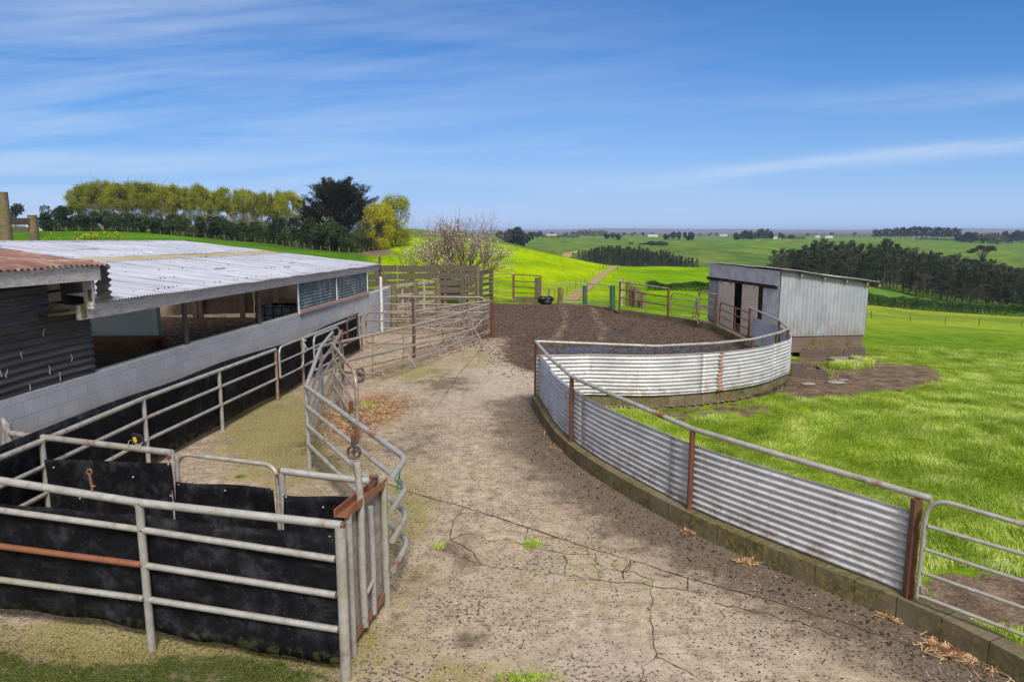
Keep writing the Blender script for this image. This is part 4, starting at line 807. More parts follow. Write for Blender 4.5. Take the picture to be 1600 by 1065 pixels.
# ------------------------------------------------------------------ long gate with a wheel, its rusty post and the pens behind
LB = G(770, 527); LA = VP(540, 560, LB, Vector((-3.62, 16.5, 0))); LA = Vector((-3.75, 16.2, 0)); LN = Vector((LB.y-LA.y, LA.x-LB.x, 0)).normalized()
def lp(px, py, off=0): return VP(px, py, LA+LN*off, LB+LN*off)
rpz = lp(770, 473).z
pr = tag(MB().tube([LB, LB+Vector((.0, 0, rpz*.5)), LB+Vector((0, 0, rpz+.03))], .062, 12).box(LB+Vector((0, 0, .02)), (.28, .22, .04)).tube([LB+Vector((-.16, -.02, rpz)), LB+Vector((.0, 0, rpz))], .03, 8).build('gate_post', M['rust']), 'rusty round gate post where the long wheeled gate meets the mud', 'post')
lg = thing('long_gate', 'long pipe gate on a spoked iron wheel, hung on the rusty post', 'gate', LA)
rail(lg, [lp(505, 540), lp(631, 512), lp(700, 495), lp(764, 475)], .034, M['pipe3'], 'top_rail', 0, 12)
rail(lg, [lp(533, 565), lp(640, 541), lp(708, 525), lp(742, 513), lp(753, 500), lp(764, 495)], .026, M['pipe3'])
rail(lg, [lp(530, 567), lp(600, 552), lp(668, 532)], .02, M['pipe3'])
rail(lg, [lp(585, 539), lp(666, 518), lp(762, 486)], .018, M['pipe3'])
rail(lg, [lp(552, 577), lp(640, 556), lp(760, 505)], .018, M['pipe2'])
rail(lg, [lp(536, 582), lp(582, 584), lp(668, 554), lp(764, 516)], .024, M['pipe3'], 'bottom_rail')
rail(lg, [lp(596, 588, .35)*1, lp(668, 563, .35), lp(764, 520, .1)], .018, M['pipe2'], 'foot_rail')
for (x_, t_, b_) in ((582, 525, 584), (630, 513, 567), (671, 503, 552), (708, 493, 538), (738, 484, 526)):
    rail(lg, [lp(x_+1, t_), lp(x_, b_)], .018, M['pipe2'], 'upright')
    p = lp(x_+1, (t_+b_)/2+5); q = lp(x_, b_)+LN*.38; q.z = .07; rail(lg, [p, q], .013, M['pipe2'], 'strut'); rail(lg, [lp(x_, b_), q], .013, M['pipe2'], 'strut')
wc = lp(563, 595); wc = Vector((wc.x+.0, wc.y, .19)); mb = MB(); dW = (LB-LA).normalized()
mb.tube([wc+dW*.17*math.cos(k*math.pi/12)+Vector((0, 0, .17*math.sin(k*math.pi/12))) for k in range(25)], .022, 8, False)
for k in range(6): an = k*math.pi/3; mb.tube([wc, wc+dW*.16*math.cos(an)+Vector((0, 0, .16*math.sin(an)))], .011, 6)
mb.tube([wc-LN*.05, wc+LN*.06], .032, 8); mb.build('wheel', M['darkpipe'], lg)
mb = MB(); mb.tube([wc, lp(560, 583)], .018, 6); mb.beam(lp(530, 580), lp(565, 584), .06, .05); mb.build('wheel_bracket', M['rust'], lg)
G2 = 'galvanised gates of the far pens'
gj = loop_gate('pipe_gate', 'round-cornered pipe gate between the rubber lined fence and the dark pen post', Vector((-4.58, 21.25, 0)), Vector((-3.05, 21.0, 0)), 1.16, .2, (.9, .55), .026, 'pipe2', G2)
kp = tag(MB().tube([G(647, 559), G(647, 559)+Vector((0, 0, 1.75))], .04, 10).build('gate_post', M['darkpipe']), 'tall thin dark pen post near the round-cornered gate', 'post')
K0 = flat(G(647, 559))+Vector((.04, .06, 0)); K1 = LB+Vector((-.12, .05, 0))
gk = thing('pipe_gate', 'straight pipe gate running from the dark pen post to the rusty post', 'gate', K0, G2)
for z in (1.36, 1.12, .85, .55, .25): rail(gk, [K0+Vector((0, 0, z)), K1+Vector((0, 0, z-.07))], .024 if z < 1.3 else .034, M['pipe3'] if z > .8 else M['pipe2'])
for t in (.0, .33, .66, .98): post(gk, K0.lerp(K1, t), .2, 1.34, .018, M['pipe2'], name='upright')
gm = loop_gate('pipe_gate', 'long low pipe gate crossing in front of the timber race posts', Vector((-4.6, 24.3, 0)), Vector((-.93, 24.0, 0)), 1.38, .25, (1.12, .85, .58), .022, 'pipe3', G2, .25)
for t in (.25, .5, .75): post(gm, Vector((-4.6, 24.3, 0)).lerp(Vector((-.93, 24.0, 0)), t), .25, 1.36, .014, M['pipe2'], name='upright')
# wooden race posts
GP = 'timber posts of the loading race'
for i, (px, yb, yt, r_, lab) in enumerate([(615, 512, 445, .115, 'thick mossy race post nearest the white wall end'), (648.5, 502, 440, .115, 'middle thick race post of the three, between the pen gates'), (684.5, 495, 436, .125, 'thickest race post, just left of the grey tin panel'), (628.5, 498, 443, .045, 'slim pale race post between the first two thick ones'), (662.5, 483, 437, .045, 'slim pale race post between the last two thick ones')]):
    b = G(px, yb); t = AT(px, yt, b.y); tag(MB().tube([b, b.lerp(t, .5)+Vector((.01, 0, 0)), t], [r_*1.05, r_, r_*.95], 12).build('wooden_post', M['post'] if r_ > .1 else M['plank']), lab, 'post', GP)
rf = thing('plank_race', 'pale broken plank sides of the timber loading race', 'race', Vector((-4, 28.5, 0)))
ra, rb = Vector((-4.85, 26.3, 0)), Vector((-3.3, 30.2, 0))
for z, h, a_, b_ in ((1.58, .11, 0, .95), (1.15, .10, .15, 1), (.75, .11, .05, .9), (.35, .10, .2, 1)):
    p, q = ra.lerp(rb, a_), ra.lerp(rb, b_); MB().beam(p+Vector((.14, 0, z)), q+Vector((.14, 0, z-.06)), .035, h).build('plank', M['plank'], rf)
    MB().beam(p+Vector((-.5, .5, z-.1)), q+Vector((-.5, .9, z-.15)), .035, h*.9).build('plank', M['plank'], rf)
tn = thing('tin_panel', 'grey galvanised tin sheet panel in a wooden frame, left of the far gate', 'panel', Vector((-3, 31, 0)))
ta, tb_ = G(686, 476), G(722, 474); MB().beam(ta+Vector((0, 0, .86)), tb_+Vector((0, 0, .86)), .02, 1.45).build('sheet', M['tin'], tn)
MB().beam(ta+Vector((0, -.04, 1.12)), tb_+Vector((0, -.04, 1.12)), .03, .05).build('cross_rail', M['rust'], tn); post(tn, tb_+Vector((.25, 0, 0)), 0, 1.6, .08, M['rust'])
# timber yard fence at the back
tf_ = thing('timber_fence', 'long weathered plank fence with heavy top boards behind the far pens', 'fence', Vector((-4, 34.5, 0)))
A1, A2, A3 = Vector((-11.5, 32.8, 0)), Vector((-1.75, 34.6, 0)), Vector((-1.05, 35.4, 0))
for z, h in ((1.86, .32), (1.50, .29), (1.13, .28), (.77, .28), (.42, .27)):
    k = 5
    for i in range(k):
        p, q = A1.lerp(A2, i/k), A1.lerp(A2, (i+.985)/k); dz = random.uniform(-.03, .03); MB().beam(p+Vector((0, 0, z+dz)), q+Vector((0, 0, z+random.uniform(-.03, .03))), .05, h).build('plank', M['wood'], tf_)
for i in range(7): p = A1.lerp(A2, i/6)+Vector((0, .12, 0)); MB().tube([p, p+Vector((0, 0, 2.2 if i in (3, 5) else 1.98))], .12, 10).build('post', M['post'], tf_)
f3 = thing('timber_fence', 'short plank fence corner stepping back at the right end of the far pens', 'fence', A3)
A4 = Vector((-1.0, 36.3, 0))
for z in (1.62, 1.3, 1.0, .7, .4): MB().beam(A2+Vector((.1, .1, z)), A4+Vector((-.1, 0, z-.02)), .045, .13).build('plank', M['wood'], f3)
for p in (A2+Vector((.15, .3, 0)), A4+Vector((-.1, .1, 0))): MB().box(p+Vector((0, 0, .88)), (.22, .22, 1.75)).build('post', M['wood'], f3)
FG_ = 'rusty gates and panels at the far side of the yard'
Y0 = G(802, 472); ga, gb_ = Vector((-2.35, 34.4, 0)), Vector((Y0.x-.05, Y0.y, 0))
go = loop_gate('pipe_gate', 'seven-rail pipe gate at the far side, left of the rusty panel on its concrete block', ga, gb_, 1.52, .15, (.35, .55, .72, .92, 1.12, 1.32), .022, 'pipe2', FG_, .2)
MB().box(ga+Vector((-.15, 0, .78)), (.20, .18, 1.56)).build('gate_stop', M['wood'], go)
fp = thing('rail_panel', 'rusty rail panel on a low concrete block at the far side of the yard', 'fence', Y0, FG_)
Y1 = G(845, 473); MB().box((Y0+Y1)/2+Vector((0, .1, .12)), ((Y1-Y0).length, .3, .28)).build('concrete_block', M['mossblock'], fp) if False else wall_path('concrete_block', [Y0, Y1], .3, -.05, .27, M['mossblock'], fp, 1)
post(fp, Y0+Vector((.02, .1, 0)), .2, 1.47, .05, M['rust'], square=True); post(fp, Y1+Vector((-.02, .1, 0)), .2, 1.40, .04, M['rust'], square=True); MB().box(Y1+Vector((-.2, .12, .78)), (.24, .2, 1.05)).build('post', M['wood'], fp)
for z in (1.46, 1.12, .82, .52): rail(fp, [Y0+Vector((.02, .1, z)), Y1+Vector((-.02, .1, z-.06))], .028, M['rust'])
bg_ = G(853, 475); mb = MB(); r_ = random.Random(3)
for k in range(9): mb.sphere(bg_+Vector((r_.uniform(-.4, .35), r_.uniform(-.1, .1), r_.uniform(.1, .3))), r_.uniform(.12, .24), 10, (1.2, .9, .8))
for k in range(1): mb.tube([bg_+Vector((.15+.13*math.cos(j*.52), -.15, .2+.13*math.sin(j*.52))) for j in range(13)], .03+.005*k, 8, False)
tag(mb.build('plastic_heap', M['black']), 'crumpled heap of black plastic and pipe beside the concrete block', 'heap')
# kerb round the far side
kb = thing('kerb', 'mossy concrete kerb round the far edge of the mud, under the rusty gates', 'kerb', KB[2])
wall_path('kerb_face', [Vector((7.42, 21.1, 0)), Vector((7.55, 23.2, 0)), Vector((7.53, 25.3, 0)), Vector((7.05, 26.8, 0)), Vector((6.4, 28.1, 0)), Vector((4.8, 30.7, 0))], .22, -.2, .22, M['mossblock'], kb, -1)
wall_path('low_kerb', [Vector((4.8, 30.75, 0)), KB[4], KB[5], KB[6], KB[7]], .18, -.3, .07, M['mossblock'], kb, -1)
K4 = [Vector((4.86, 30.75, 0)), Vector((6.46, 28.15, 0)), Vector((7.6, 25.3, 0)), Vector((7.5, 21.25, 0))]
rp_ = thing('rail_panel', 'rusty rail panel on the kerb in front of the wooden ramp posts', 'fence', K4[0], FG_)
for p, z in ((K4[0], 1.47), (K4[1], 1.36)): post(rp_, p, .1, z, .045, M['rust'])
for z in (1.45, 1.1, .74): rail(rp_, [K4[0]+Vector((0, 0, z)), K4[1]+Vector((0, 0, z-.1))], .034 if z > 1.2 else .026, M['pipe2'] if z > 1.4 else M['rust'])
for t in (.75,): rail(rp_, [K4[0].lerp(K4[1], t)+Vector((0, 0, 1.05)), K4[0].lerp(K4[1], t)+Vector((0, 0, .9))], .012, M['rust'], 'upright')
gs0, gs1 = K4[1].lerp(K4[2], .06), K4[1].lerp(K4[2], .62)
gs = loop_gate('pipe_gate', 'sagging five-rail pipe gate on the kerb, nearer the shed', gs0, gs1, 1.2, .32, (.98, .75, .53), .02, 'pipe2', FG_, .3)
rail(gs, [gs1+Vector((0, 0, 1.15)), gs1+(gs0-gs1).normalized()*.25+Vector((0, 0, .3))], .016, M['pipe2'], 'brace')
pr_ = thing('rail_panel', 'narrow rusty rail panel on the kerb right beside the shed', 'fence', gs1, FG_)
q0, q1 = K4[1].lerp(K4[2], .66), K4[2]
for p, m_ in ((q0, 'pipe2'), (q1, 'rust')): post(pr_, p, .15, 1.38, .04, M[m_])
for z in (1.36, 1.12, .85, .56, .30): rail(pr_, [q0+Vector((0, 0, z)), q1+Vector((0, 0, z))], .03 if z > 1.3 else .022, M['pipe2'])
gq = loop_gate('pipe_gate', 'low rusty pipe gate across the shed doorway, beside the curved fence', K4[2]+Vector((.02, -.4, 0)), K4[3]+Vector((0, .12, 0)), 1.12, .32, (.86, .6), .024, 'rust', FG_, .22)
post(gq, (K4[2].x, K4[2].y-2.2), .3, 1.1, .02, M['rust'], name='upright')
# netting gates and posts at the track mouth
GT_ = 'gate posts at the mouth of the track'
for px, yb, yt, r_, m_, lab in ((875, 476, 449, .12, 'post', 'short brown wooden gate post left of the netting gates'), (914, 477, 446, .12, 'greenpost', 'green painted post between the two netting gates'), (957, 485, 446, .13, 'greenpost', 'green mossy post right of the netting gates, with leaves on it')):
    b = G(px, yb); t = AT(px, yt, b.y); tag(MB().tube([b-Vector((0, 0, .1)), b.lerp(t, .5), t], [r_*1.05, r_, r_], 12).build('gate_post', M[m_]), lab, 'post', GT_)
for a_, b_, lab in (((877, 476), (912, 477), 'left netting gate at the mouth of the track'), ((917, 477), (955, 483), 'right netting gate at the mouth of the track')):
    p, q = G(*a_), G(*b_); g_ = thing('netting_gate', lab, 'gate', p, 'netting gates at the track mouth')
    rail(g_, fillet([p+Vector((0, 0, .15)), p+Vector((0, 0, 1.12)), q+Vector((0, 0, 1.12)), q+Vector((0, 0, .15)), p+Vector((0, 0, .15))], .08), .026, M['pipe'], 'frame')
    mb = MB()
    for k in range(1, 7): z = .15+.14*k; mb.tube([p+Vector((0, 0, z)), q+Vector((0, 0, z))], .005, 4)
    for k in range(1, 9): s_ = p.lerp(q, k/9); mb.tube([s_+Vector((0, 0, .15)), s_+Vector((0, 0, 1.1))], .004, 4)
    mb.build('netting', M['pipe2'], g_)
# wooden ramp posts
wr = thing('wooden_ramp', 'row of stout wooden ramp posts with pale board ends, right of the green post', 'ramp', G(990, 476))
for px, yb, yt, r_ in ((981.5, 478, 440, .125), (988, 479, 446, .08), (994, 480, 448, .125), (999, 480, 452, .07), (1005.5, 482, 456, .13)):
    b = G(px, yb, -.1); t = AT(px, yt, b.y); MB().tube([b, t], r_, 10).build('post', M['post'], wr)
for k in range(3):
    a_ = AT(967+k*0, 440+k*13, 33.5); b_ = AT(974, 437+k*12, 34.5); MB().beam(a_, b_, .05, .10).build('board', M['plank'], wr)
b = G(971, 478); MB().tube([b, AT(971, 436, b.y)], .05, 8).build('post', M['plank'], wr)
# ------------------------------------------------------------------ cow shed on the left
WL = [Vector((-6.75, 4.6, 0)), Vector((-6.6, 7.2, 0)), Vector((-6.36, 9.9, 0)), Vector((-6.13, 13.1, 0)), Vector((-5.63, 18, 0)), Vector((-4.90, 25.8, 0))]
mw = thing('block_wall', 'grey painted block wall with two visible courses under the white shed roof', 'wall', WL[2])
wall_path('blocks', WL, .19, -.1, 1.5, M['block'], mw, 1)
wall_path('end_blocks', [Vector((-4.90, 25.8, 0)), Vector((-4.82, 27.2, 0))], .19, -.1, 1.5, M['block'], mw, 1)
cs = thing('cow_shed', 'long low milking shed with a whitish corrugated roof and a yellow skylight strip', 'shed', Vector((-9, 17, 0)))
EA, EB = Vector((-6.19, 9.75, 2.61)), Vector((-4.97, 25.55, 2.47)); ed = (Vector((EB.x-EA.x, EB.y-EA.y, 0))).normalized(); bk = Vector((-ed.y, ed.x, 0))
def rp3(t, d, dz=0): p = EA.lerp(EB, t)+bk*d; return Vector((p.x, p.y, p.z+.112*d+dz))
for nm, d0, d1, dz, m_ in (('lower_roof', -.08, 3.55, 0, 'roof'), ('skylight', 3.40, 4.30, -.014, 'skylight'), ('upper_roof', 4.22, 7.5, .004, 'roof')):
    corr_roof(nm, rp3(.032, d0, dz), rp3(1.002, d0, dz), rp3(1.002, d1, dz), rp3(.032, d1, dz), M[m_], cs, jag=.05)
mb = MB()
for d in (.25, 1.15, 2.05, 2.95, 3.47, 4.4, 5.4, 6.4, 7.35):
    for k in range(0, 96): 
        if random.random() < (.55 if d in (.25, 3.47, 4.4) else .30): mb.sphere(rp3(k/96.0+random.uniform(0, .002), d+random.uniform(-.04, .04), .016), random.uniform(.014, .028), 4, (1, 1, .5))
sc_ = mb.build('roof_screws', M['black'], cs); sc_['kind'] = 'stuff'
mb = MB()
for t, d, L in ((.45, 1.6, .5), (.62, 1.0, .35), (.33, 3.7, .5), (.5, 5.6, .9), (.72, 1.5, .3)):
    p = rp3(t, d, .02); mb.beam(p-ed*L/2, p+ed*L/2, .05, .012)
mb.build('rust_patches', M['pipe2'], cs)['kind'] = 'stuff'
mb = MB()
for k in range(1, 21):
    t = k*.762/(EB-EA).length
    if t < .995: mb.beam(rp3(.032+t*.97, -.06, .020), rp3(.032+t*.97, 3.5, .020), .022, .006); mb.beam(rp3(.032+t*.97, 4.3, .022), rp3(.032+t*.97, 7.4, .022), .022, .006)
mb.build('lap_seams', NM('seam_grime', .8, .2).done((.30, .31, .36)), cs)['kind'] = 'stuff'
MB().beam(EA+Vector((-.02, -.05, -.135)), EB+Vector((-.02, 0, -.125)), .045, .21).build('fascia_board', M['fascia'], cs)
MB().beam(rp3(1.0, -.05, -.11), rp3(1.0, 7.5, -.11), .04, .17).build('barge_board', M['fascia'], cs)
MB().beam(rp3(-.02, 7.5, .02), rp3(1.0, 7.5, .02), .16, .03).build('ridge_flashing', M['white'], cs)
for i in range(8):
    t = i/7*.99+.005; MB().beam(rp3(t, .0, -.12), rp3(t, 7.45, -.12), .05, .12).build('rafter', M['darkwood'], cs)
for px, pb, Yp in ((285, 538, 12.9), (397, 512, 15.9)):
    x_ = np.interp(Yp, [p.y for p in WL], [p.x for p in WL])-.08; post(cs, (x_, Yp), 1.45, 2.42, .045, M['darkpipe'], (-.0, 0), 'pole')
mb = MB(); mb.tube([Vector((-4.95, 25.7, 1.5)), Vector((-4.95, 25.7, 2.75))], .045, 8); mb.build('pole', M['rust'], cs)
MB().add([(-13.8, 8, .38), (-6.3, 8, .38), (-5.0, 26, .38), (-13.8, 26.5, .38)], [(0, 1, 2, 3)]).build('floor', M['floor'], cs)
wall_path('block_partition', [Vector((-13.6, 19.4, 0)), Vector((-10.05, 19.2, 0))], .19, .3, 3.1, M['blueblock'], cs, 1)
wall_path('back_blocks', [Vector((-13.4, 19.2, 0)), Vector((-14.0, 8.2, 0))], .19, -.1, 3.2, M['blueblock'], cs, -1)
# teal cladding on the wall top
tc0, tc1 = WL[4], WL[5]
def wl(Y_, off=0.0): return Vector((np.interp(Y_, [p.y for p in WL], [p.x for p in WL])+off, Y_, 0))
o = corr_sheet('teal_sheet', [wl(17.95, -.03), wl(20.9, -.03)], 1.56, 2.36, M['teal'], cs, amp=.014, lam=.088); o = corr_sheet('teal_sheet', [wl(20.86, -.045), wl(24.0, -.04)], 1.56, 2.36, M['teal'], cs, amp=.014, lam=.088, seed=3)
for y_ in (17.97, 20.88, 23.98): MB().beam(wl(y_, .0)+Vector((0, 0, 1.5)), wl(y_, .0)+Vector((0, 0, 2.4)), .03, .05, (0, 1, 0)).build('edge_strip', M['white'], cs)
MB().beam(wl(17.95, .03)+Vector((0, 0, 1.545)), wl(24.0, .03)+Vector((0, 0, 1.545)), .05, .10).build('sill_board', timber('pinkish_board', (.22, .12, .09), (.38, .26, .22), (.50, .42, .39)), cs)
wp = tag(MB().tube([Vector((-4.74, 24.7, 0)), Vector((-4.74, 24.7, .75))], .055, 10).tube([Vector((-4.74, 24.7, .74)), Vector((-4.74, 24.7, 2.05))], .052, 10).build('white_post', M['white']), 'white pipe post standing against the far end of the block wall', 'post')
# taller rust-roofed end
bb = thing('rust_roof_shed', 'dark corrugated end of the shed under a rusty red roof', 'shed', Vector((-8, 7, 0)))
RA, RB = Vector((-6.62, 3.6, 3.22)), Vector((-6.03, 10.12, 3.15)); rd = Vector((RB.x-RA.x, RB.y-RA.y, 0)).normalized(); rb_ = Vector((-rd.y, rd.x, 0))
def rq(p, d, dz=0): q = p+rb_*d; return Vector((q.x, q.y, q.z+.135*d+dz))
corr_roof('red_roof', rq(RA, -.07), rq(RB, -.07)+rd*.06, rq(RB, 6)+rd*.06, rq(RA, 6), M['redroof'], bb, lam=.105, amp=.017)
MB().beam(RA+Vector((0, 0, -.13)), RB+Vector((0, -.12, -.12)), .045, .20).build('fascia_board', M['fascia'], bb)
cp = [wl(3.9+.8, -.02)]+[wl(y_, -.02) for y_ in (7.2, 9.0, 10.22)]
corr_sheet('dark_wall', cp, 1.52, 2.52, M['darkclad'], bb, amp=.016, lam=.105, warp=.008, dents=.006)
corr_sheet('dark_wall', [wl(4.7, -.03), wl(7.2, -.03), wl(9.45, -.03)], 2.46, 3.02, M['darkclad'], bb, amp=.016, lam=.105, warp=.008, dents=.006)
MB().beam(wl(5, -.06)+Vector((0, 0, 2.98)), wl(10.1, -.06)+Vector((0, 0, 2.98)), .05, .12).build('dark_plate', M['dark'], bb)
sh_ = VP(95, 462, wl(8), wl(10)); MB().beam(Vector((wl(9.3).x+.0, 9.25, 2.50)), Vector((wl(9.6).x+.12, 9.62, 2.50)), .26, .03).build('ledge_board', M['wood'], bb)
MB().beam(wl(9.4, -.35)+Vector((0, 0, 2.85)), wl(10.1, -.35)+Vector((0, 0, 2.85)), .03, .13).build('inner_board', M['darkwood'], bb)
MB().beam(wl(9.0, -.42)+Vector((0, 0, 2.76)), wl(10.95, -.42)+Vector((0, 0, 2.76)), .03, .66).build('dark_panel', M['dark'], bb)
MB().beam(wl(9.4, -.35)+Vector((0, 0, 2.68)), wl(10.1, -.35)+Vector((0, 0, 2.68)), .03, .13).build('inner_board', M['darkwood'], bb)
MB().beam(Vector((-6.13, 9.88, 2.52)), Vector((-6.13, 9.88, 2.93)), .13, .05, (0, 1, 0)).build('bracket_post', M['fascia'], bb)
MB().beam(Vector((-6.10, 9.87, 2.62)), Vector((-6.10, 9.87, 2.80)), .06, .03, (0, 1, 0)).build('cleat', M['wood'], bb)
mb = MB(); vs = []; fs = []
for k in range(41): 
    z = 2.62+.52*k/40; q = .022*math.sin(k*.9)+.012*math.sin(k*.37); vs += [(-6.10+.012*math.sin(k*.6), 10.02+q, z), (-6.04+q*.5, 10.27+q, z)]
    if k: fs.append((2*k-2, 2*k-1, 2*k+1, 2*k))
mb.add(vs, fs, True); mb.build('end_flashing', M['darkclad'], bb)
MB().box(Vector((-6.20, 9.78, 2.50)), (.10, .07, .20)).build('mossy_end', timber('mossy_end_grain', (.11, .10, .04), (.20, .18, .08), (.32, .30, .18), .9), bb)
mb = MB(); r_ = random.Random(9)
for k in range(16):
    y_ = r_.uniform(7.3, 10.1); z = r_.uniform(1.6, 2.35); p = wl(y_, .004)+Vector((0, 0, z)); L = [p]
    for j in range(3): L.append(L[-1]+Vector((.001, r_.uniform(-.03, .03), -r_.uniform(.02, .05))))
    mb.tube(L, .005, 4)
ms = mb.build('peeling_marks', M['white'], bb); ms['kind'] = 'stuff'
# things inside the shed
def planks(name, label, x, y, z, L, W, n_, rz, mat):
    root = thing(name, label, 'timber stack', Vector((x, y, z)))
    for i in range(n_):
        for j in range(3):
            a_ = rz+random.uniform(-.04, .04); c_ = Vector((x, y, z+.04+.065*i))+Vector((-math.sin(rz), math.cos(rz), 0))*(j-1)*W/3; d_ = Vector((math.cos(a_), math.sin(a_), 0))*L/2*random.uniform(.85, 1)
            MB().beam(c_-d_, c_+d_, W/3*.93, .05).build('plank', mat, root)
    return root
planks('timber_stack', 'stack of reddish boards against the pale blue wall inside the shed', -10.9, 18.4, .38, 2.6, 1.1, 6, .05, timber('reddish_board', (.10, .05, .03), (.25, .13, .07), (.36, .22, .14)))
planks('timber_stack', 'grey-brown stack of weathered boards nearer the block wall inside the shed', -9.1, 16.0, .38, 2.8, 1.2, 6, .1, M['wood'])
planks('timber_stack', 'low pile of boards lowest in the shed opening', -8.0, 13.9, .38, 2.6, 1.0, 3, .05, M['wood'])
bf = thing('board_fence', 'brown board fence seen through the open side of the shed', 'fence', Vector((-10, 24.6, 0)))
b0, b1 = Vector((-14.2, 25.75, 0)), Vector((-8.0, 27.0, 0))
for r_i, (z, h) in enumerate(((.66, .30), (.93, .29), (1.2, .29), (1.47, .30), (1.75, .29), (2.02, .26))):
    for i in range(3):
        t0, t1 = i/3, (i+.985)/3
        if i == 2 and r_i in (2, 4): t1 = .92
        dz = random.uniform(-.015, .015); p, q = b0.lerp(b1, t0), b0.lerp(b1, t1); yo = Vector((0, .05*(r_i % 2), 0)); MB().beam(p+Vector((0, 0, z+dz))+yo, q+Vector((0, 0, z+random.uniform(-.02, .02)))+yo, .035, h).build('board', M['darkwood'], bf)
for t in (.02, .33, .36, .60, .80, .97): p = b0.lerp(b1, t)+Vector((0, -.09, 0)); MB().beam(p+Vector((0, 0, .2)), p+Vector((0, 0, 2.2)), .17, .12, (0, 1, 0)).build('post', M['darkwood'], bf)
tk = thing('plastic_tank', 'white plastic tank in a dark cage behind the wall, below the teal cladding', 'tank', Vector((-7.2, 21, .38)))
MB().box(Vector((-7.2, 21, .90)), (1.0, 1.0, .95)).build('bottle', M['tank'], tk)
mb = MB()
for dx_ in (-.52, -.26, 0, .26, .52): mb.beam(Vector((-7.2+dx_, 20.48, .4)), Vector((-7.2+dx_, 20.48, 1.4)), .03, .03, (0, 1, 0))
for z in (.45, .8, 1.15, 1.40): mb.beam(Vector((-7.74, 20.47, z)), Vector((-6.66, 20.47, z)), .03, .03)
mb.beam(Vector((-6.67, 20.47, 1.4)), Vector((-6.67, 21.5, 1.4)), .04, .04); mb.beam(Vector((-7.73, 20.47, 1.4)), Vector((-7.73, 21.5, 1.4)), .04, .04); mb.build('cage', M['black'], tk)
mb = MB()
for k in range(6): mb.sphere(Vector((-7.3+.16*k+random.uniform(-.05, .05), 21.0, 1.44)), random.uniform(.06, .12), 8, (1.4, 1, .5))
tag(mb.build('plastic_scraps', M['black']), 'black plastic scraps lying on top of the white plastic tank', 'scraps')
# wooden posts on the bank at the far left
lf = thing('timber_fence', 'two tall timber posts joined by a mossy rail on the bank at far left', 'fence', Vector((-14.5, 22, 1.8)))
for px, top, r_ in ((2, 300, .15), (50, 336, .125)):
    t = AT(px, top, 21.0 if px > 10 else 19.5); MB().tube([Vector((t.x, t.y, 1.2)), t], r_, 12).build('post', M['post'], lf)
a_ = AT(-60, 346, 19.0); b_ = AT(46, 346, 20.9); MB().beam(a_, b_, .06, .2).build('rail', M['wood'], lf)
# ------------------------------------------------------------------ small shed on the right
S1, S2, S3, S4 = Vector((8.0, 27.7, 0)), Vector((9.0, 22.9, 0)), Vector((12.16, 23.3, 0)), Vector((11.2, 28.1, 0))
ss = thing('iron_shed', 'small corrugated iron shed with peeling sliding doors on a stained block base', 'shed', S2)
def rib_wall(name, A, B, z0, zA, zB, mat, pitch=.14, amp=.020, off=0.0):
    L = (B-A).length; n_ = int(L/pitch*6); t = np.linspace(0, 1, n_+1); d = (B-A).normalized(); nn = Vector((d.y, -d.x, 0)); ph = (t*L/pitch) % 1; w = np.where(ph < .22, amp, np.where(ph < .32, amp*(1-(ph-.22)/.10), np.where(ph > .90, amp*(ph-.9)/.1, 0)))+off+.004*np.sin(t*L*2.1)
    R_ = 6; vs = np.zeros((n_+1, R_+1, 3))
    for i in range(n_+1):
        p = A.lerp(B, t[i])+nn*w[i]
        for j in range(R_+1): vs[i, j] = (p.x, p.y, z0+((zA+(zB-zA)*t[i])-z0)*j/R_)
    ii = np.arange((n_+1)*(R_+1)).reshape(n_+1, R_+1); f = np.stack([ii[:-1, :-1].ravel(), ii[1:, :-1].ravel(), ii[1:, 1:].ravel(), ii[:-1, 1:].ravel()], 1)
    o = mesh_np(name, vs.reshape(-1, 3), f, mat, ss, False); o.modifiers.new('thickness', 'SOLIDIFY').thickness = .003; return o
rib_wall('side_cladding', S2, S3, .14, 2.36, 1.93, M['shedsheet'])
rib_wall('rear_cladding', S3, S4, .14, 1.93, 1.93, M['shedsheet']); rib_wall('rear_cladding', S4, S1, .14, 1.93, 2.38, M['shedsheet'])
wall_path('block_base', [S1+Vector((.03, 0, 0)), S2+Vector((.03, .03, 0)), S3+Vector((-.03, .03, 0)), S4, S1+Vector((.03, 0, 0))], .19, -.42, .14, M['shedblock'], ss, 1)
mb = MB(); r_ = random.Random(4)
for k in range(26):
    p = S2.lerp(S3, .30+.7*k/25); mb.box(p+Vector((0, .12+r_.uniform(-.03, .03), -.50+r_.uniform(-.04, .03))), (.17, .2, .34+r_.uniform(0, .12)), r_.uniform(-.1, .1))
fm = mb.build('footing', M['shedblock'], ss)
def fz(t, z, off=0.0): p = S1.lerp(S2, t); d = (S2-S1).normalized(); return Vector((p.x-abs(d.y)*off, p.y-.2*off, z))
rib_wall('upper_cladding', S1, S2, 1.86, 2.40, 2.36, M['shedsheet2'], off=.02)
rib_wall('front_sheet', S1, fz(.30, 0), .14, 1.88, 1.88, M['shedsheet']); rib_wall('front_sheet', fz(.80, 0), S2, .14, 1.88, 1.86, M['shedsheet2'])
MB().beam(fz(-.01, 1.82, .07), fz(.98, 1.80, .07), .06, .11).build('door_track', M['dark'], ss)
MB().beam(fz(-.01, 1.90, .09), fz(.98, 1.88, .09), .03, .03).build('track_cover', M['shedsheet2'], ss)
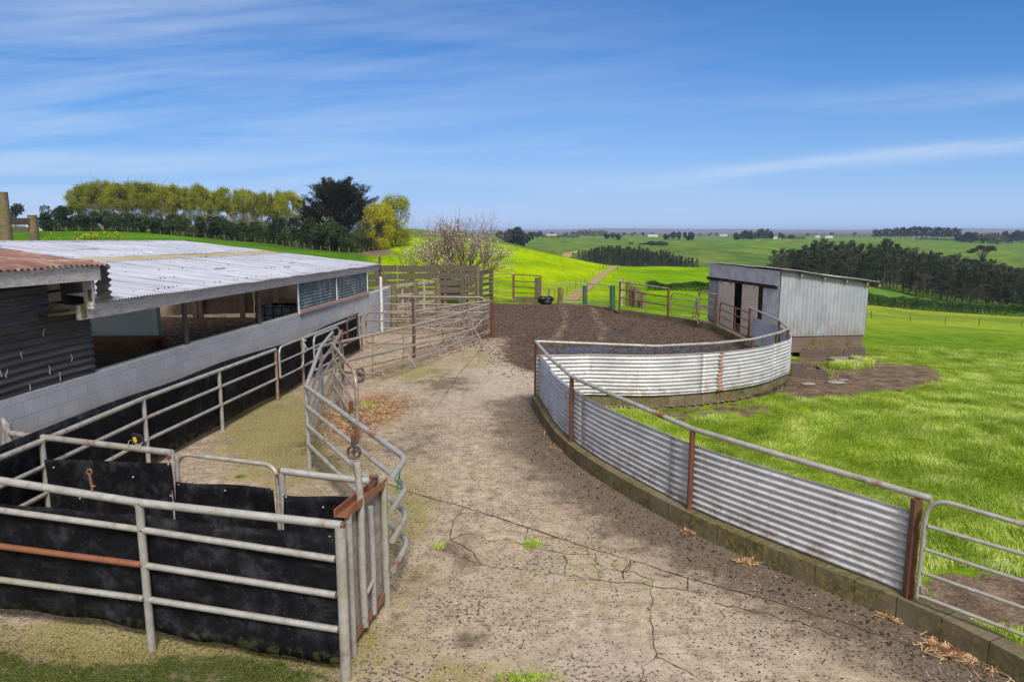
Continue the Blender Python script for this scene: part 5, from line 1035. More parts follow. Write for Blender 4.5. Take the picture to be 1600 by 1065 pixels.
for t0, t1 in ((.20, .43), (.55, .76)):
    dr = MB().beam(fz(t0, .85, .09), fz(t1, .85, .09), .04, 1.82).build('door', M['ply'], ss)
    for q_ in (.2, .8): MB().beam(fz(t0+(t1-t0)*q_, 1.68, .12), fz(t0+(t1-t0)*q_, 1.84, .12), .03, .03, (0, 1, 0)).build('hanger', M['rust'], dr)
MB().beam(fz(.775, .9, .06), fz(.795, .9, .06), .06, 1.75).build('dark_gap', M['dark'], ss)  # solid strip in the gap beside the door, its shade put into the colour
MB().beam(fz(.43, 1.0, -.5), fz(.56, 1.0, -.5), .03, .03).build('inner_shelf', M['wood'], ss)
MB().add([tuple(S1+Vector((.2, 0, .12))), tuple(S2+Vector((.1, .2, .12))), tuple(S3+Vector((-.1, .2, .12))), tuple(S4+Vector((-.1, 0, .12)))], [(0, 1, 2, 3)]).build('floor', M['dark'], ss)
def lift(p, z): return Vector((p.x, p.y, z))
dS = (S3-S2).normalized(); dF = (S1-S2).normalized()
RAa, RBb, RCc, RDd = lift(S2-dS*.14-dF*.16, 2.44), lift(S1-dS*.14+dF*.2, 2.46), lift(S4+dS*.3+dF*.2, 1.98), lift(S3+dS*.3-dF*.16, 1.96)
corr_roof('roof', RAa, RBb, RCc, RDd, M['shedsheet2'], ss, lam=.076, amp=.010)
MB().beam(RAa+Vector((.0, .0, -.035)), RDd+Vector((0, 0, -.035)), .025, .05).build('roof_edge', M['dark'], ss)
for t in (.22, .45, .67, .88, 1.0):
    p = RAa.lerp(RDd, t)+Vector((0, .02, -.10)); MB().beam(p, p+dF*4.9, .06, .10).build('rafter', M['darkwood'], ss)
# troughs
t1_ = thing('trough', 'long broken concrete trough half buried in weeds beside the curved fence', 'trough', Vector((8.6, 19.2, -.3)))
a_, b_ = G(1236, 582, -.22), G(1288, 586, -.26)
for o_ in (Vector((0, 0, 0)), Vector((.1, .65, .02))): MB().beam(a_+o_+Vector((0, 0, -.02)), b_+o_+Vector((0, 0, -.02)), .09, .32).build('side', M['shedblock'], t1_)
MB().beam(b_+Vector((0, 0, -.02)), b_+Vector((.1, .65, 0)), .09, .30).build('end', M['shedblock'], t1_)
t2_ = thing('trough', 'small square concrete trough tilted in weeds under the shed wall', 'trough', G(1325, 572, -.6))
c0 = G(1327, 577, -.62); rz = .25
for dx_, dy_, w_, l_ in ((-.38, .25, .07, .62), (.38, .25, .07, .62), (0, 0, .84, .07), (0, .52, .84, .07)): MB().box(c0+Vector((dx_*math.cos(rz)-dy_*math.sin(rz), dx_*math.sin(rz)+dy_*math.cos(rz), .14)), (w_, l_, .34), rz, .94).build('side', M['slab'], t2_)
GS = 'pale flat stones on the bare earth'
for px, py, s_, lab in ((1306, 597, .28, 'larger flat pale stone on the bare earth before the shed'), (1262, 606, .22, 'smaller flat pale stone nearer the curved fence'), (1318, 592, .15, 'smallest flat stone, just right of the larger one')):
    p = G(px, py, -.33); p.z = hz1(p.x, p.y)+.03; tag(MB().sphere(p, s_, 9, (1, .6, .14)).build('flat_stone', M['slab']), lab, 'stone', GS)
# ------------------------------------------------------------------ vegetation
def leaves(name, P, D, size, mat, parent, asp=.55, r=None):
    """one small quad per point; D = preferred outward direction"""
    r = r or rng; N = len(P); s = size*r.uniform(.6, 1.35, N)[:, None]; a = D+r.normal(0, .55, (N, 3)); a /= np.linalg.norm(a, axis=1)[:, None]+1e-9
    b = np.cross(a, r.normal(0, 1, (N, 3))); b /= np.linalg.norm(b, axis=1)[:, None]+1e-9
    V = np.stack([P-a*s*.5, P+b*s*asp*.5, P+a*s*.5, P-b*s*asp*.5], 1).reshape(-1, 3); Fq = np.arange(N*4).reshape(N, 4)
    return mesh_np(name, V+np.array(wloc(parent)), Fq, mat, parent)
def blobs(cs, N, r, shell=.55, up=0.15):
    C = np.array([c[:3] for c in cs], float); Rr = np.array([c[3] if len(c) == 4 else float(np.mean(c[3:6])) for c in cs]); S = np.array([[c[3]]*3 if len(c) == 4 else c[3:6] for c in cs], float)
    k = r.choice(len(cs), N, p=Rr**2/np.sum(Rr**2)); d = r.normal(0, 1, (N, 3)); d[:, 2] += up; d /= np.linalg.norm(d, axis=1)[:, None]; q = (shell+(1.02-shell)*r.random(N)**.7)[:, None]
    return C[k]+d*S[k]*q, d
def trunk_mb(segs, n_=7):
    mb = MB()
    for pts, r0, r1 in segs: mb.tube(pts, r0, n_, True, r1)
    return mb
def proto(name, loc=(0, 0, -500)): o = bpy.data.objects.new(name, None); SC.collection.objects.link(o); return o
def mk_poplar(seed, h=14, w=2.6, low=.42, mat='poplar', lowm=None, N=1500, leaf=.30):
    r = np.random.default_rng(seed); root = proto('poplar_tree'); segs = [([Vector((0, 0, -.5)), Vector((r.normal(0, .2), r.normal(0, .2), h*.5)), Vector((r.normal(0, .3), 0, h*.93))], .17, .04)]
    for k in range(9): z = h*r.uniform(low*.7, .85); an = r.uniform(0, 6.28); L = w*r.uniform(.5, .95); segs.append(([Vector((0, 0, z)), Vector((math.cos(an)*L*.5, math.sin(an)*L*.5, z+L*.8)), Vector((math.cos(an)*L, math.sin(an)*L, z+L*1.5))], .06, .015))
    t = trunk_mb(segs, 5).build('trunk', M['bark2'], root); cs = []
    for k in range(24): z = h*(low+(1-low)*(.05+.87*r.random())); q = (z/h-low)/(1-low); rad = w*(.30+.80*math.sin(math.pi*min(.95, q*.85+.1))); an = r.uniform(0, 6.28); cs.append((math.cos(an)*rad*.55, math.sin(an)*rad*.55, z, w*r.uniform(.26, .46)))
    P, D = blobs(cs, N, r, .0, .4); P += r.normal(0, w*.085, P.shape); leaves('crown', P, D, leaf, M[mat], root, .6, r)
    if lowm:
        cs = [(r.normal(0, w*.5), r.normal(0, w*.5), h*r.uniform(.15, .52), w*r.uniform(.3, .5)) for k in range(9)]; P, D = blobs(cs, 2600 if w > 3 else 700, r, .2); leaves('twigs', P, D, .30, M[lowm], root, .35, r)
    return root
def mk_pine(seed, h=13, w=3.0, mat='pine', N=2200, leaf=.42, cone=1.0, bare=.12):
    r = np.random.default_rng(seed); root = proto('pine_tree'); segs = [([Vector((0, 0, -.6)), Vector((r.normal(0, .15), 0, h*.5)), Vector((0, 0, h*.97))], .22, .03)]
    P = []; D = []; nb = 46
    for k in range(nb):
        q = (k+.5)/nb; z = h*(bare+(1-bare)*q); L = w*(1-q**1.5*cone)*r.uniform(.6, 1.12)+.25; an = r.uniform(0, 6.28); d = np.array([math.cos(an), math.sin(an), r.uniform(.15, .6)]); 
        if k % 3 == 0: segs.append(([Vector((0, 0, z)), Vector(d*L*.9)+Vector((0, 0, z))], .05, .012))
        m = int(N/nb); t = r.random(m)**.6; p = np.array([0, 0, z])+d*L*t[:, None]+r.normal(0, .16+.16*L*.35, (m, 3))*np.array([1, 1, .7]); P.append(p); D.append(np.tile(d+np.array([0, 0, .7]), (m, 1)))
    trunk_mb(segs, 5).build('trunk', M['bark'], root); leaves('crown', np.concatenate(P), np.concatenate(D), leaf, M[mat], root, .32, r); return root
def mk_bush(seed, w=2.5, h=4.0, mat='shrub', N=3200, leaf=.27, name='shrub', k_=14):
    r = np.random.default_rng(seed); root = proto(name); cs = [(r.normal(0, w*.42), r.normal(0, w*.38), h*r.uniform(.14, .84), w*r.uniform(.22, .42)) for k in range(k_)]; P, D = blobs(cs, N, r, .55, .1); P[:, 2] = np.abs(P[:, 2])+.05
    trunk_mb([([Vector((0, 0, -.3)), Vector((r.normal(0, w*.2), r.normal(0, w*.2), h*.7))], .09, .03) for _ in range(3)], 5).build('stem', M['bark'], root)
    leaves('foliage', P, D, leaf, M[mat], root, .7, r); return root
used = set()
def place(pr, loc, s, rz, label, cat, group, sz=None, name=None):
    o = copy_tree(pr) if pr in used else pr; used.add(pr); o.location = loc; o.scale = (s, s, sz or s); o.rotation_euler = (0, 0, rz); tag(o, label, cat, group)
    if name: o.name = name
    return o
RR = random.Random(11)
def Yrow(px): return float(np.interp(px, [60, 200, 400, 480, 560, 640], [172, 176, 170, 162, 150, 165]))
# poplar row
popA = [mk_poplar(20+k, 14, 3.7, .34, lowm='poplarlow', N=8500) for k in range(2)]; popB = [mk_poplar(30+k, 14, 3.1, .50, lowm='poplarlow', N=6000) for k in range(3)]
top = lambda px: np.interp(px, [110, 130, 200, 225, 250, 300, 330, 380, 420, 470], [305, 286, 283, 284, 288, 292, 292, 300, 302, 300])
xs_ = [124, 138, 151, 165, 180, 195, 210, 224, 238, 252, 265, 277, 289, 300, 311, 322, 333, 344, 355, 366, 377, 388, 399, 410, 421, 432, 443, 459]
for i, px in enumerate(xs_):
    Yd = Yrow(px)+6+RR.uniform(-3, 5); p = GT(px, Yd); zt = AT(px, float(top(px))+RR.uniform(-3, 4), Yd).z; s = (zt-p.z)/14.0
    big = px < 275 or px == 459; pr = (popA if big else popB)[i % (2 if big else 3)]; w = 1.0 if big else .85
    o = place(pr, p, s, RR.uniform(0, 6.28), 'olive-twigged poplar in the thick left half of the yellowing row' if px < 275 else ('bushy last poplar at the right end of the yellowing row' if px == 459 else 'slim poplar with bare lower stem in the right half of the row'), 'tree', 'poplars with bushy lower twigs' if px < 275 else ('last poplar' if px == 459 else 'slim poplars in a row')); o.scale = (s*w, s*w, s)
    if px == 459: del o['group']
# dark shrubs under the row
bsh = [mk_bush(50+k, 2.8, 4.4) for k in range(4)]
k = 0
for px in list(range(72, 430, 15)):
    Yd = Yrow(px)-2+RR.uniform(-2, 2); p = GT(px+RR.uniform(-4, 4), Yd); zt = AT(px, float(np.interp(px, [65, 85, 110, 200, 330, 345, 352, 400, 430], [332, 322, 330, 334, 342, 352, 337, 345, 338]))+RR.uniform(-5, 5), Yd).z; s = (zt-p.z)/4.6
    place(bsh[k % 4], p, s, RR.uniform(0, 6.28), 'dark evergreen shrub in the hedge under the poplar row', 'shrub', 'dark shrubs under the poplar row', name='evergreen_shrub'); k += 1
for px, t_, dy in ((428, 345, -4), (447, 338, -6), (462, 352, -10), (480, 355, -10), (497, 352, -13), (515, 346, -14), (531, 352, -15), (548, 362, -16), (486, 340, 2), (508, 338, -4), (572, 368, -12), (590, 362, -4)):
    Yd = Yrow(px)+dy; p = GT(px, Yd); zt = AT(px, t_, Yd).z; s = (zt-p.z)/4.6; place(bsh[k % 4], p, s, RR.uniform(0, 6.28), 'glossy dark green shrub crowded under the big dark cypress', 'shrub', 'dark shrubs under the big cypress', name='evergreen_shrub'); k += 1
ol = [mk_bush(70+k, 2.3, 6.0, 'shrub2', 1700, .28, 'olive_shrub', 12) for k in range(2)]
for px, t_, lab in ((522, 330, 'pale olive shrub leaning in front of the big dark cypress'), (567, 333, 'olive rounded shrub at the right foot of the big dark cypress'), (556, 350, 'low olive shrub below the rounded one, right of the dark cypress')):
    Yd = Yrow(px)-9; p = GT(px, Yd); zt = AT(px, t_, Yd).z; place(ol[int(px) % 2], p, (zt-p.z)/6.2, RR.uniform(0, 6), lab, 'shrub', 'olive shrubs by the cypress', name='olive_shrub')
# the big dark cypress
def cypress(label, px, base_d, toppx, wpx, seed, mat='macro', nb=210, N=50000, leaf=.40):
    r = np.random.default_rng(seed); Yd = Yrow(px)+base_d; p = GT(px, Yd); h = AT(px, toppx, Yd).z-p.z; w = wpx/1080.3*Yd/2; root = thing('cypress_tree', label, 'tree', p)
    segs = [([Vector((0, 0, -.5))+p, Vector((.3, 0, h*.5))+p, Vector((-.6, 0, h*.92))+p], .55, .06)]; P = []; D = []
    for k in range(nb):
        q = r.random()**.85; z = h*(.10+.68*q); prof = (1-q**2.2*.72); L = w*prof*r.uniform(.6, 1.22); an = r.uniform(0, 6.28); el = r.uniform(.02, .42)+q*.75
        d = np.array([math.cos(an)*math.cos(el), math.sin(an)*math.cos(el), math.sin(el)]); st_ = np.array([0, 0, z]); m = int(N/nb*(.5+L/w)); t = r.random(m)**.55; p_ = st_+d*L*t[:, None]+r.normal(0, 1, (m, 3))*np.array([.45, .45, .24])*(1.15-.75*t[:, None])*w/7
        P.append(p_); D.append(np.tile(d*1.5+np.array([0, 0, .5]), (m, 1)))
        if k % 3 == 0: segs.append(([Vector(st_)+p, Vector(st_+d*L*.5)+p, Vector(st_+d*L*.9)+p], .12, .02))
    for sx_, sz_ in ((-.32, 1.0), (.12, .90), (.42, .78)):
        m = N//26; t = r.random(m); P.append(np.array([sx_*w*.8, 0, h*.62])+np.array([sx_*w*.2, 0, h*(sz_-.62)])*t[:, None]+r.normal(0, 1, (m, 3))*np.array([.7, .7, .3])*(1.12-t[:, None])*w/7); D.append(np.tile([sx_*.3, 0, 1.2], (m, 1)))
    trunk_mb(segs, 6).build('trunk', M['bark'], root); P = np.concatenate(P); leaves('crown', P, np.concatenate(D), leaf, M[mat], root, .30, r); return root
cypress('tallest dark spreading cypress rising above the whole tree row', 533, 2, 279, 150, 5)
cypress('smaller dark conical cypress at the left foot of the tallest one', 487, -4, 313, 62, 6, nb=90, N=12000, leaf=.36)
# yellow leafy trees
def round_tree(name, label, px, Yd, toppx, wpx, mat, N, leaf, seed, low=.12, cat='tree', group=None, k_=44, asp=.6, lop=0.0, trunk='bark'):
    r = np.random.default_rng(seed); p = GT(px, Yd); h = AT(px, toppx, Yd).z-p.z; w = wpx/1080.3*Yd/2; root = thing(name, label, cat, p, group); cs = []
    for k in range(k_): 
        q = r.random(); z = h*(low+(.92-low)*q); rad = w*math.sqrt(max(.05, 1-(2*(q-.5))**2*.75)); an = r.uniform(0, 6.28); cs.append((math.cos(an)*rad*.66+lop*z, math.sin(an)*rad*.66, z, w*r.uniform(.28, .44)))
    P, D = blobs(cs, N, r, .25, .2); P += r.normal(0, w*.06, P.shape); leaves('crown', P, D, leaf, M[mat], root, asp, r)
    segs = [([Vector((0, 0, -.5))+p, Vector((0, 0, h*.45))+p, Vector((0, 0, h*.8))+p], h*.028, .04)]
    for c in cs[::2]: segs.append(([p+Vector((0, 0, h*.25)), p+Vector((c[0]*.5, c[1]*.5, (c[2]+h*.25)/2)), p+Vector(c[:3])], h*.012, .02))
    trunk_mb(segs, 6).build('trunk', M[trunk], root); return root
round_tree('yellow_tree', 'bright yellow leafy tree just right of the tallest cypress', 591, 150, 316, 50, 'gold', 15000, .30, 81, .1)
round_tree('yellow_tree', 'yellow-green domed tree at the right end of the tree belt', 618, 160, 307, 58, 'poplar', 17000, .30, 82, .1)
round_tree('gum_tree', 'flat open-crowned dark gum tree on the skyline at far left', 26, 260, 320, 34, 'far', 900, .8, 84, .55, k_=9, asp=.8)
round_tree('gum_tree', 'small dark skyline tree between the gum and the poplar row', 67, 250, 322, 14, 'far', 400, .7, 85, .3, k_=6, asp=.8)
round_tree('gum_tree', 'low brownish skyline bush left of the gum tree', 8, 240, 330, 26, 'brown', 500, .7, 86, .1, k_=6, asp=.8)
# brown dark barn fence and white building at far left
wbld = thing('white_building', 'small white farm building behind the field at far left', 'building', GT(66, 185)); p = GT(66, 185)
MB().box(p+Vector((0, 0, .9)), (5.5, 4, 2.2)).build('wall', M['white'], wbld); mb = MB(); mb.extrude([p+Vector((-3.1, -2.4, 2.0)), p+Vector((-3.1, 2.4, 2.0)), p+Vector((-3.1, 0, 2.9))], Vector((6.2, 0, 0))); mb.build('roof', M['roof'], wbld)
yd_ = thing('paling_fence', 'long brown paling fence behind the field at far left', 'fence', GT(20, 160))
for i in range(16):
    a_ = GT(-30+i*5, 160); b_ = GT(-30+i*5+4.7, 160); MB().beam(a_+Vector((0, 0, .55)), b_+Vector((0, 0, .55)), .06, 1.1).build('paling', M['wood'], yd_)
# white-flowered tree behind the pens
def branchy(name, label, base, h, spread, seed, depth, mat, nleaf, leafm, leafs, group=None, first=6, cat='tree', lean=0):
    r = random.Random(seed); root = thing(name, label, cat, base); mb = MB(); tips = []
    def grow(p, d, L, rad, k):
        pts = [p]; q = p
        for j in range(3): d = (d+Vector((r.gauss(0, .13), r.gauss(0, .13), r.gauss(.05, .08)))).normalized(); q = q+d*L/3; pts.append(q)
        mb.tube(pts, rad, 6 if k < 2 else 4, True, rad*.55)
        if k >= 1: tips.extend([(pts[j], d, k) for j in (1, 2, 3)])
        if k < depth:
            for j in range(3 if k < 2 else 2+(r.random() < .5)):
                an = r.uniform(0, 6.28); sp_ = r.uniform(.25, .7); u = d.cross(Vector((.3, .2, 1))).normalized(); v = d.cross(u); nd = (d+(u*math.cos(an)+v*math.sin(an))*sp_).normalized(); nd.z = max(nd.z, .03); grow(pts[r.choice((2, 3, 3))], nd, L*r.uniform(.6, .82), rad*.56, k+1)
    for i in range(first):
        an = i/first*6.28+r.uniform(-.3, .3); s_ = spread*r.uniform(.1, 1.25) if i else .1; d = Vector((math.cos(an)*s_+lean, math.sin(an)*s_, 1)).normalized(); grow(base+Vector((math.cos(an)*.08, math.sin(an)*.08, .1)), d, h*.40*r.uniform(.85, 1.1), h*.016, 0)
    mb.tube([base-Vector((0, 0, .3)), base+Vector((0, 0, .35))], h*.045, 8, True, h*.035)
    mb.build('branches', M[mat], root); nr = np.random.default_rng(seed)
    if nleaf:
        idx = nr.integers(0, len(tips), nleaf); P = np.array([tuple(tips[i][0]) for i in idx])+nr.normal(0, .06, (nleaf, 3))-np.array(base); D = np.array([tuple(tips[i][1]) for i in idx]); leaves('blossom', P, D, leafs, M[leafm], root, .8, nr)
        leaves('buds', P[::3]+nr.normal(0, .05, P[::3].shape), D[::3], leafs*.9, M['brown'], root, .6, nr)
    return root
n = NM('twig_bark', .9, .1); M['twig'] = n.done(n.ramp(n.noise(4, 3), [(.35, (.10, .065, .05)), (.65, (.22, .15, .12))]))
bt = GT(716, 38.5); branchy('blossom_tree', 'half-bare tree with white blossom spreading behind the timber fence', bt, 4.0, 1.35, 33, 5, 'twig', 7000, 'blossom', .045, first=22, lean=.10)
b2 = GT(626, 41); branchy('bare_tree', 'small crooked bare tree left of the blossom tree', b2, 2.6, 1.5, 8, 4, 'bark', 0, 'blossom', .05, first=5)
# mid dark conifer belt
con = [mk_pine(100+k, 9.5, 2.3, 'pine', 1300, .5, 1.0, .03) for k in range(4)]
for o in con: o.name = 'conifer'
k = 0
for row, (x0, x1, st_, Yd, off) in enumerate(((906, 1090, 5.2, 305, 0), (912, 1086, 6.0, 318, 2), (930, 1050, 7, 332, -1))):
    px = x0
    while px < x1:
        Yq = Yd+RR.uniform(-4, 4); p = GT(px+RR.uniform(-1, 1), Yq); tp_y = float(np.interp(px, [905, 925, 950, 1000, 1050, 1090], [402, 388, 386, 388, 396, 404]))+off+RR.uniform(-3, 3); s = max(.5, (AT(px, tp_y, Yq).z-p.z)/9.5)
        place(con[k % 4], p, s, RR.uniform(0, 6.28), 'dark conifer in the compact plantation behind the bright ridge', 'tree', 'conifers of the compact middle plantation'); k += 1; px += st_*RR.uniform(.8, 1.2)
# big pine belt on the right
pin = [mk_pine(120+k, 14, 3.4, 'pine' if k % 2 == 0 else 'pine2', 2600, .48, .8, .14) for k in range(5)]
k = 0
ctp = lambda px: np.interp(px, [1212, 1230, 1255, 1275, 1290, 1310, 1330, 1345, 1372, 1385, 1400, 1430, 1480, 1530, 1570, 1600, 1660], [404, 396, 385, 379, 375, 380, 378, 386, 384, 371, 378, 392, 398, 402, 412, 418, 424])
for (dY, st_, lift_, lo) in ((12, 13, 0, 1212), (2, 12, 4, 1225), (-8, 11, 12, 1240), (26, 14, -1, 1240)):
    px = lo
    while px < 1670:
        Yq = float(np.interp(px, [1212, 1365, 1450, 1530, 1600, 1670], [205, 196, 192, 190, 186, 184]))+dY+RR.uniform(-3, 3); p = GT(px, Yq); ty = float(ctp(px))+lift_+RR.uniform(-4, 8); s = max(.5, min(1.5, (AT(px, ty, Yq).z-p.z)/14.0))
        place(pin[k % 5], p, s, RR.uniform(0, 6.28), 'tall dark pine in the long shelter belt on the right slope', 'tree', 'pines of the right shelter belt', name='pine_tree').scale = (max(s, .85), max(s, .85), s); k += 1; px += st_*RR.uniform(.8, 1.2)
def flat_pine(label, px, Yd, toppx, wpx, seed):
    r = np.random.default_rng(seed); p = GT(px, Yd); h = AT(px, toppx, Yd).z-p.z; w = wpx/1080.3*Yd/2; root = thing('flat_topped_pine', label, 'tree', p, None); segs = [([p, p+Vector((.2, 0, h*.5)), p+Vector((0, 0, h*.82))], .38, .16)]; cs = []
    for k in range(9): an = k*.7; q = r.uniform(.3, 1); c = (math.cos(an)*w*q, math.sin(an)*w*q, h*(.93-.16*q+r.uniform(-.03, .03)), w*.30, w*.30, w*.13); cs.append(c); segs.append(([p+Vector((0, 0, h*.62)), p+Vector((c[0]*.6, c[1]*.6, h*.78)), p+Vector(c[:3])], .14, .04))
    cs.append((-w*1.1, 0, h*.62, w*.4, w*.4, w*.15)); P, D = blobs(cs, 2600, r, .2, .3); leaves('crown', P, D, .42, M['pine2'], root, .5, r); trunk_mb(segs, 6).build('trunk', M['bark'], root)
flat_pine('lone flat-topped pine on a bare trunk above the shelter belt', 1539, 232, 374, 42, 3)
flat_pine('lower flat-topped pine poking out of the right shelter belt', 1470, 222, 386, 40, 4)
flat_pine('small flat-crowned pine near the right edge of the belt', 1573, 215, 409, 26, 5)
# hedges
def hedge(name, label, pts, h, w, mat, dens, leaf, seed, lump=.25):
    r = np.random.default_rng(seed); P2 = resample([Vector((p.x, p.y, 0)) for p in pts], .5); L = len(P2)*.5; N = int(L*dens); root = thing(name, label, 'hedge', Vector((pts[0].x, pts[0].y, pts[0].z)))
    i = r.integers(0, len(P2)-1, N); base = np.array([[P2[j].x, P2[j].y] for j in i])+r.normal(0, .2, (N, 2)); s = i*.5; hh = h*(1+lump*(vnoise(s, s*0, .28, seed)-.5)*2+lump*(vnoise(s, s*0, 1.1, seed+1)-.5)); th = r.uniform(0, math.pi, N); q = .75+.27*r.random(N)
    T = np.array([[(P2[j+1]-P2[j]).normalized().y, -(P2[j+1]-P2[j]).normalized().x] for j in i]); xy = base+T*(np.cos(th)*w/2*q)[:, None]; z = hfun(xy[:, 0], xy[:, 1])+np.abs(np.sin(th))**.7*hh*q
    D = np.stack([T[:, 0]*np.cos(th), T[:, 1]*np.cos(th), np.sin(th)], 1); leaves('foliage', np.stack([xy[:, 0], xy[:, 1], z], 1)-np.array(root.location), D, leaf, M[mat], root, .7, r)
    mb = MB()
    for j in range(0, len(P2), 4): g = Vector((P2[j].x, P2[j].y, hz1(P2[j].x, P2[j].y)-.2)); mb.tube([g, g+Vector((.05, 0, h*.8))], .04, 4)
    mb.build('stems', M['bark'], root)['kind'] = 'stuff'
    return root
hedge('clipped_hedge', 'long clipped dark hedge crossing the paddock right of the shed', [GT(px, Y_) for px, Y_ in ((1340, 131), (1400, 136), (1450, 139), (1490, 140), (1530, 141), (1570, 140), (1640, 138))], 2.1, 2.2, 'hedge', 520, .26, 3)
hedge('rough_hedge', 'low dark hedge in the near paddock left of the small shed', [GT(px, Y_) for px, Y_ in ((1018, 108), (1045, 109), (1075, 108), (1105, 107), (1130, 105))], 1.3, 1.9, 'hedge', 800, .18, 4, .28)
for i, (a_, b_, Yd, h, lab) in enumerate(((1432, 1500, 950, 6, 'left part of the long dark hedge on the right skyline'), (1500, 1700, 930, 7, 'right part of the long dark hedge on the right skyline'), (985, 1040, 640, 3, 'thin dark hedge slanting across the far plateau'), (846, 905, 1000, 4, 'short dark hedge on the plateau right of the blossom tree'), (1150, 1260, 1100, 4, 'low hedge line behind the small white farm sheds'))):
    sl_ = -90 if i == 2 else 0; hedge('far_hedge', lab, [GT(a_, Yd-sl_), GT((a_+b_)/2, Yd), GT(b_, Yd+sl_)], h, 6, 'far', 9, 1.6, 30+i, .15)
# far trees
far_ = [mk_bush(200+k, 9, 15, 'far', 750, 2.0, 'far_tree', 9) for k in range(3)]; fpin = [mk_pine(210+k, 17, 5, 'far', 800, 1.6, .45, .35) for k in range(2)]; fgold = mk_bush(220, 9, 13, 'shrub2', 600, 1.8, 'far_tree', 9)
def farrow(xs, Yd, tops, prs, label, group, sx=1.0):
    for i, px in enumerate(xs):
        Yq = Yd+RR.uniform(-20, 20); p = GT(px, Yq); t = (np.interp(px, [xs[0], (xs[0]+xs[-1])/2, xs[-1]+.01], tops) if len(tops) == 3 else tops[0])+RR.uniform(-1, 1); hh = 17.0 if prs is fpin else 15.5; s = max(.25, (AT(px, float(t), Yq).z-p.z)/hh)
        o = place(prs[i % len(prs)], p, s, RR.uniform(0, 6.28), label, 'tree', group, name='far_tree'); o.scale = (s*sx, s*sx, s)
farrow([794, 801, 809, 817], 560, (356, 354, 360), far_, 'dark rounded tree in the clump just right of the blossom tree', 'far dark clump by the blossom tree')
farrow([832, 838, 844], 1100, (362,), far_, 'small dark tree left of the middle skyline farm', 'small far trees left of the middle farm')
farrow([947, 953, 960, 967], 820, (364,), far_, 'dark low tree in the clump in the middle of the far plateau', 'far clump at the middle of the plateau')
farrow([1040, 1046, 1053, 1060, 1072, 1079], 900, (365, 361, 362), far_, 'dark tree in the clump on the plateau left of the shed', 'far clump left of the shed')
farrow([1151, 1158, 1165, 1173, 1181, 1190, 1205, 1222, 1236], 950, (362, 357, 367), far_, 'dark tree in the clump above the shed on the skyline', 'far clump above the shed')
farrow(list(range(1368, 1500, 8)), 1020, (360, 356, 358), fpin, 'far pine in the long skyline row above the right shelter belt', 'far pines on the right skyline', 1.3)
farrow([1500, 1508, 1514], 930, (362,), far_, 'dark far bush at the right end of the skyline pine row', 'far bushes right of the skyline pines')
farrow([1520, 1545, 1553], 940, (361,), [fgold], 'yellowish far tree near the right end of the skyline', 'yellowish far trees on the right skyline', 1.3)
farrow([1572, 1583, 1592, 1610], 980, (360,), far_, 'far dark tree at the right edge of the skyline', 'far trees at the right edge')
farrow([905, 913, 921, 929, 937, 943], 1500, (358,), [fgold], 'pale far tree in the middle skyline group', 'pale far trees in the middle', .8)
farrow([862, 885, 896, 975, 990, 1004, 1020], 1700, (362,), far_, 'tiny dark tree in the hazy farmland of the middle distance', 'tiny trees of the middle distance')
farrow([1262, 1275, 1300, 1335, 1110, 1120, 1095], 2100, (363.5,), far_, 'tiny dark hazy tree below the far blue hills', 'tiny trees below the blue hills')
# far farm sheds
FS_ = 'far white farm sheds'
for px, Yd, w_, lab in ((1213, 1000, 14, 'white farm shed right of the dark clump above the small shed'), (1295, 1500, 16, 'long low white shed furthest right on the plateau'), (1277, 1600, 10, 'small white shed just left of the long low one'), (1020, 1500, 22, 'white farm shed near the middle of the skyline'), (862, 1500, 22, 'pale shed on the skyline right of the blossom tree'), (1130, 2000, 22, 'white shed in the hazy distance left of the dark clump')):
    p = GT(px, Yd); r_ = thing('farm_shed', lab, 'building', p); MB().box(p+Vector((0, 0, 1.6)), (w_, 8, 3.6)).build('wall', M['white'], r_); MB().extrude([p+Vector((-w_/2-.4, -4.4, 3.4)), p+Vector((-w_/2-.4, 4.4, 3.4)), p+Vector((-w_/2-.4, 0, 5))], Vector((w_+.8, 0, 0))).build('roof', M['roof'], r_)
# brown scrub in the gullies
for px, Yd, w_, lab in ((868, 400, 13, 'patch of brown scrub in the gully left of the conifer plantation'), (985, 385, 9, 'brown scrub showing over the conifer plantation'), (1216, 262, 4, 'brown scrub at the left end of the shelter belt'), (1228, 250, 3, 'pinkish scrub against the left end of the shelter belt')):
    r = np.random.default_rng(int(px)); p = GT(px, Yd); root = thing('scrub', lab, 'scrub', p); cs = [(r.normal(0, w_*.7), r.normal(0, w_*.5), r.uniform(.5, 2.2), r.uniform(1.0, 2.2)) for _ in range(20)]
    cs = [(c[0], c[1], c[2]+hz1(p.x+c[0], p.y+c[1])-p.z, c[3]) for c in cs]; P, D = blobs(cs, 2500, r, .3); leaves('foliage', P, D, .45, M['brown'], root, .5, r)
# wire fences
def wire_fence(label, pts, gap, h, group=None, r_=.05, mat='post', wires=3):
    P_ = resample([Vector((p.x, p.y, 0)) for p in pts], gap); root = thing('wire_fence', label, 'fence', Vector((P_[0].x, P_[0].y, hz1(P_[0].x, P_[0].y))), group); tops_ = []
    for p in P_: z = hz1(p.x, p.y); hh = h*RR.uniform(.9, 1.08); MB().tube([Vector((p.x, p.y, z-.3)), Vector((p.x+RR.uniform(-.03, .03), p.y, z+hh))], r_*RR.uniform(.8, 1.2), 6).build('post', M[mat], root); tops_.append(Vector((p.x, p.y, z)))
    for k in range(wires): MB().tube([t+Vector((0, 0, h*(.35+.27*k))) for t in tops_], .004, 4, False).build('wire', M['pipe2'], root)
wire_fence('wire fence with small posts along the foot of the poplar hedge', [GT(px, Yrow(px)-8) for px in (85, 200, 320, 430)], 2.6, 1.1, None, .08)
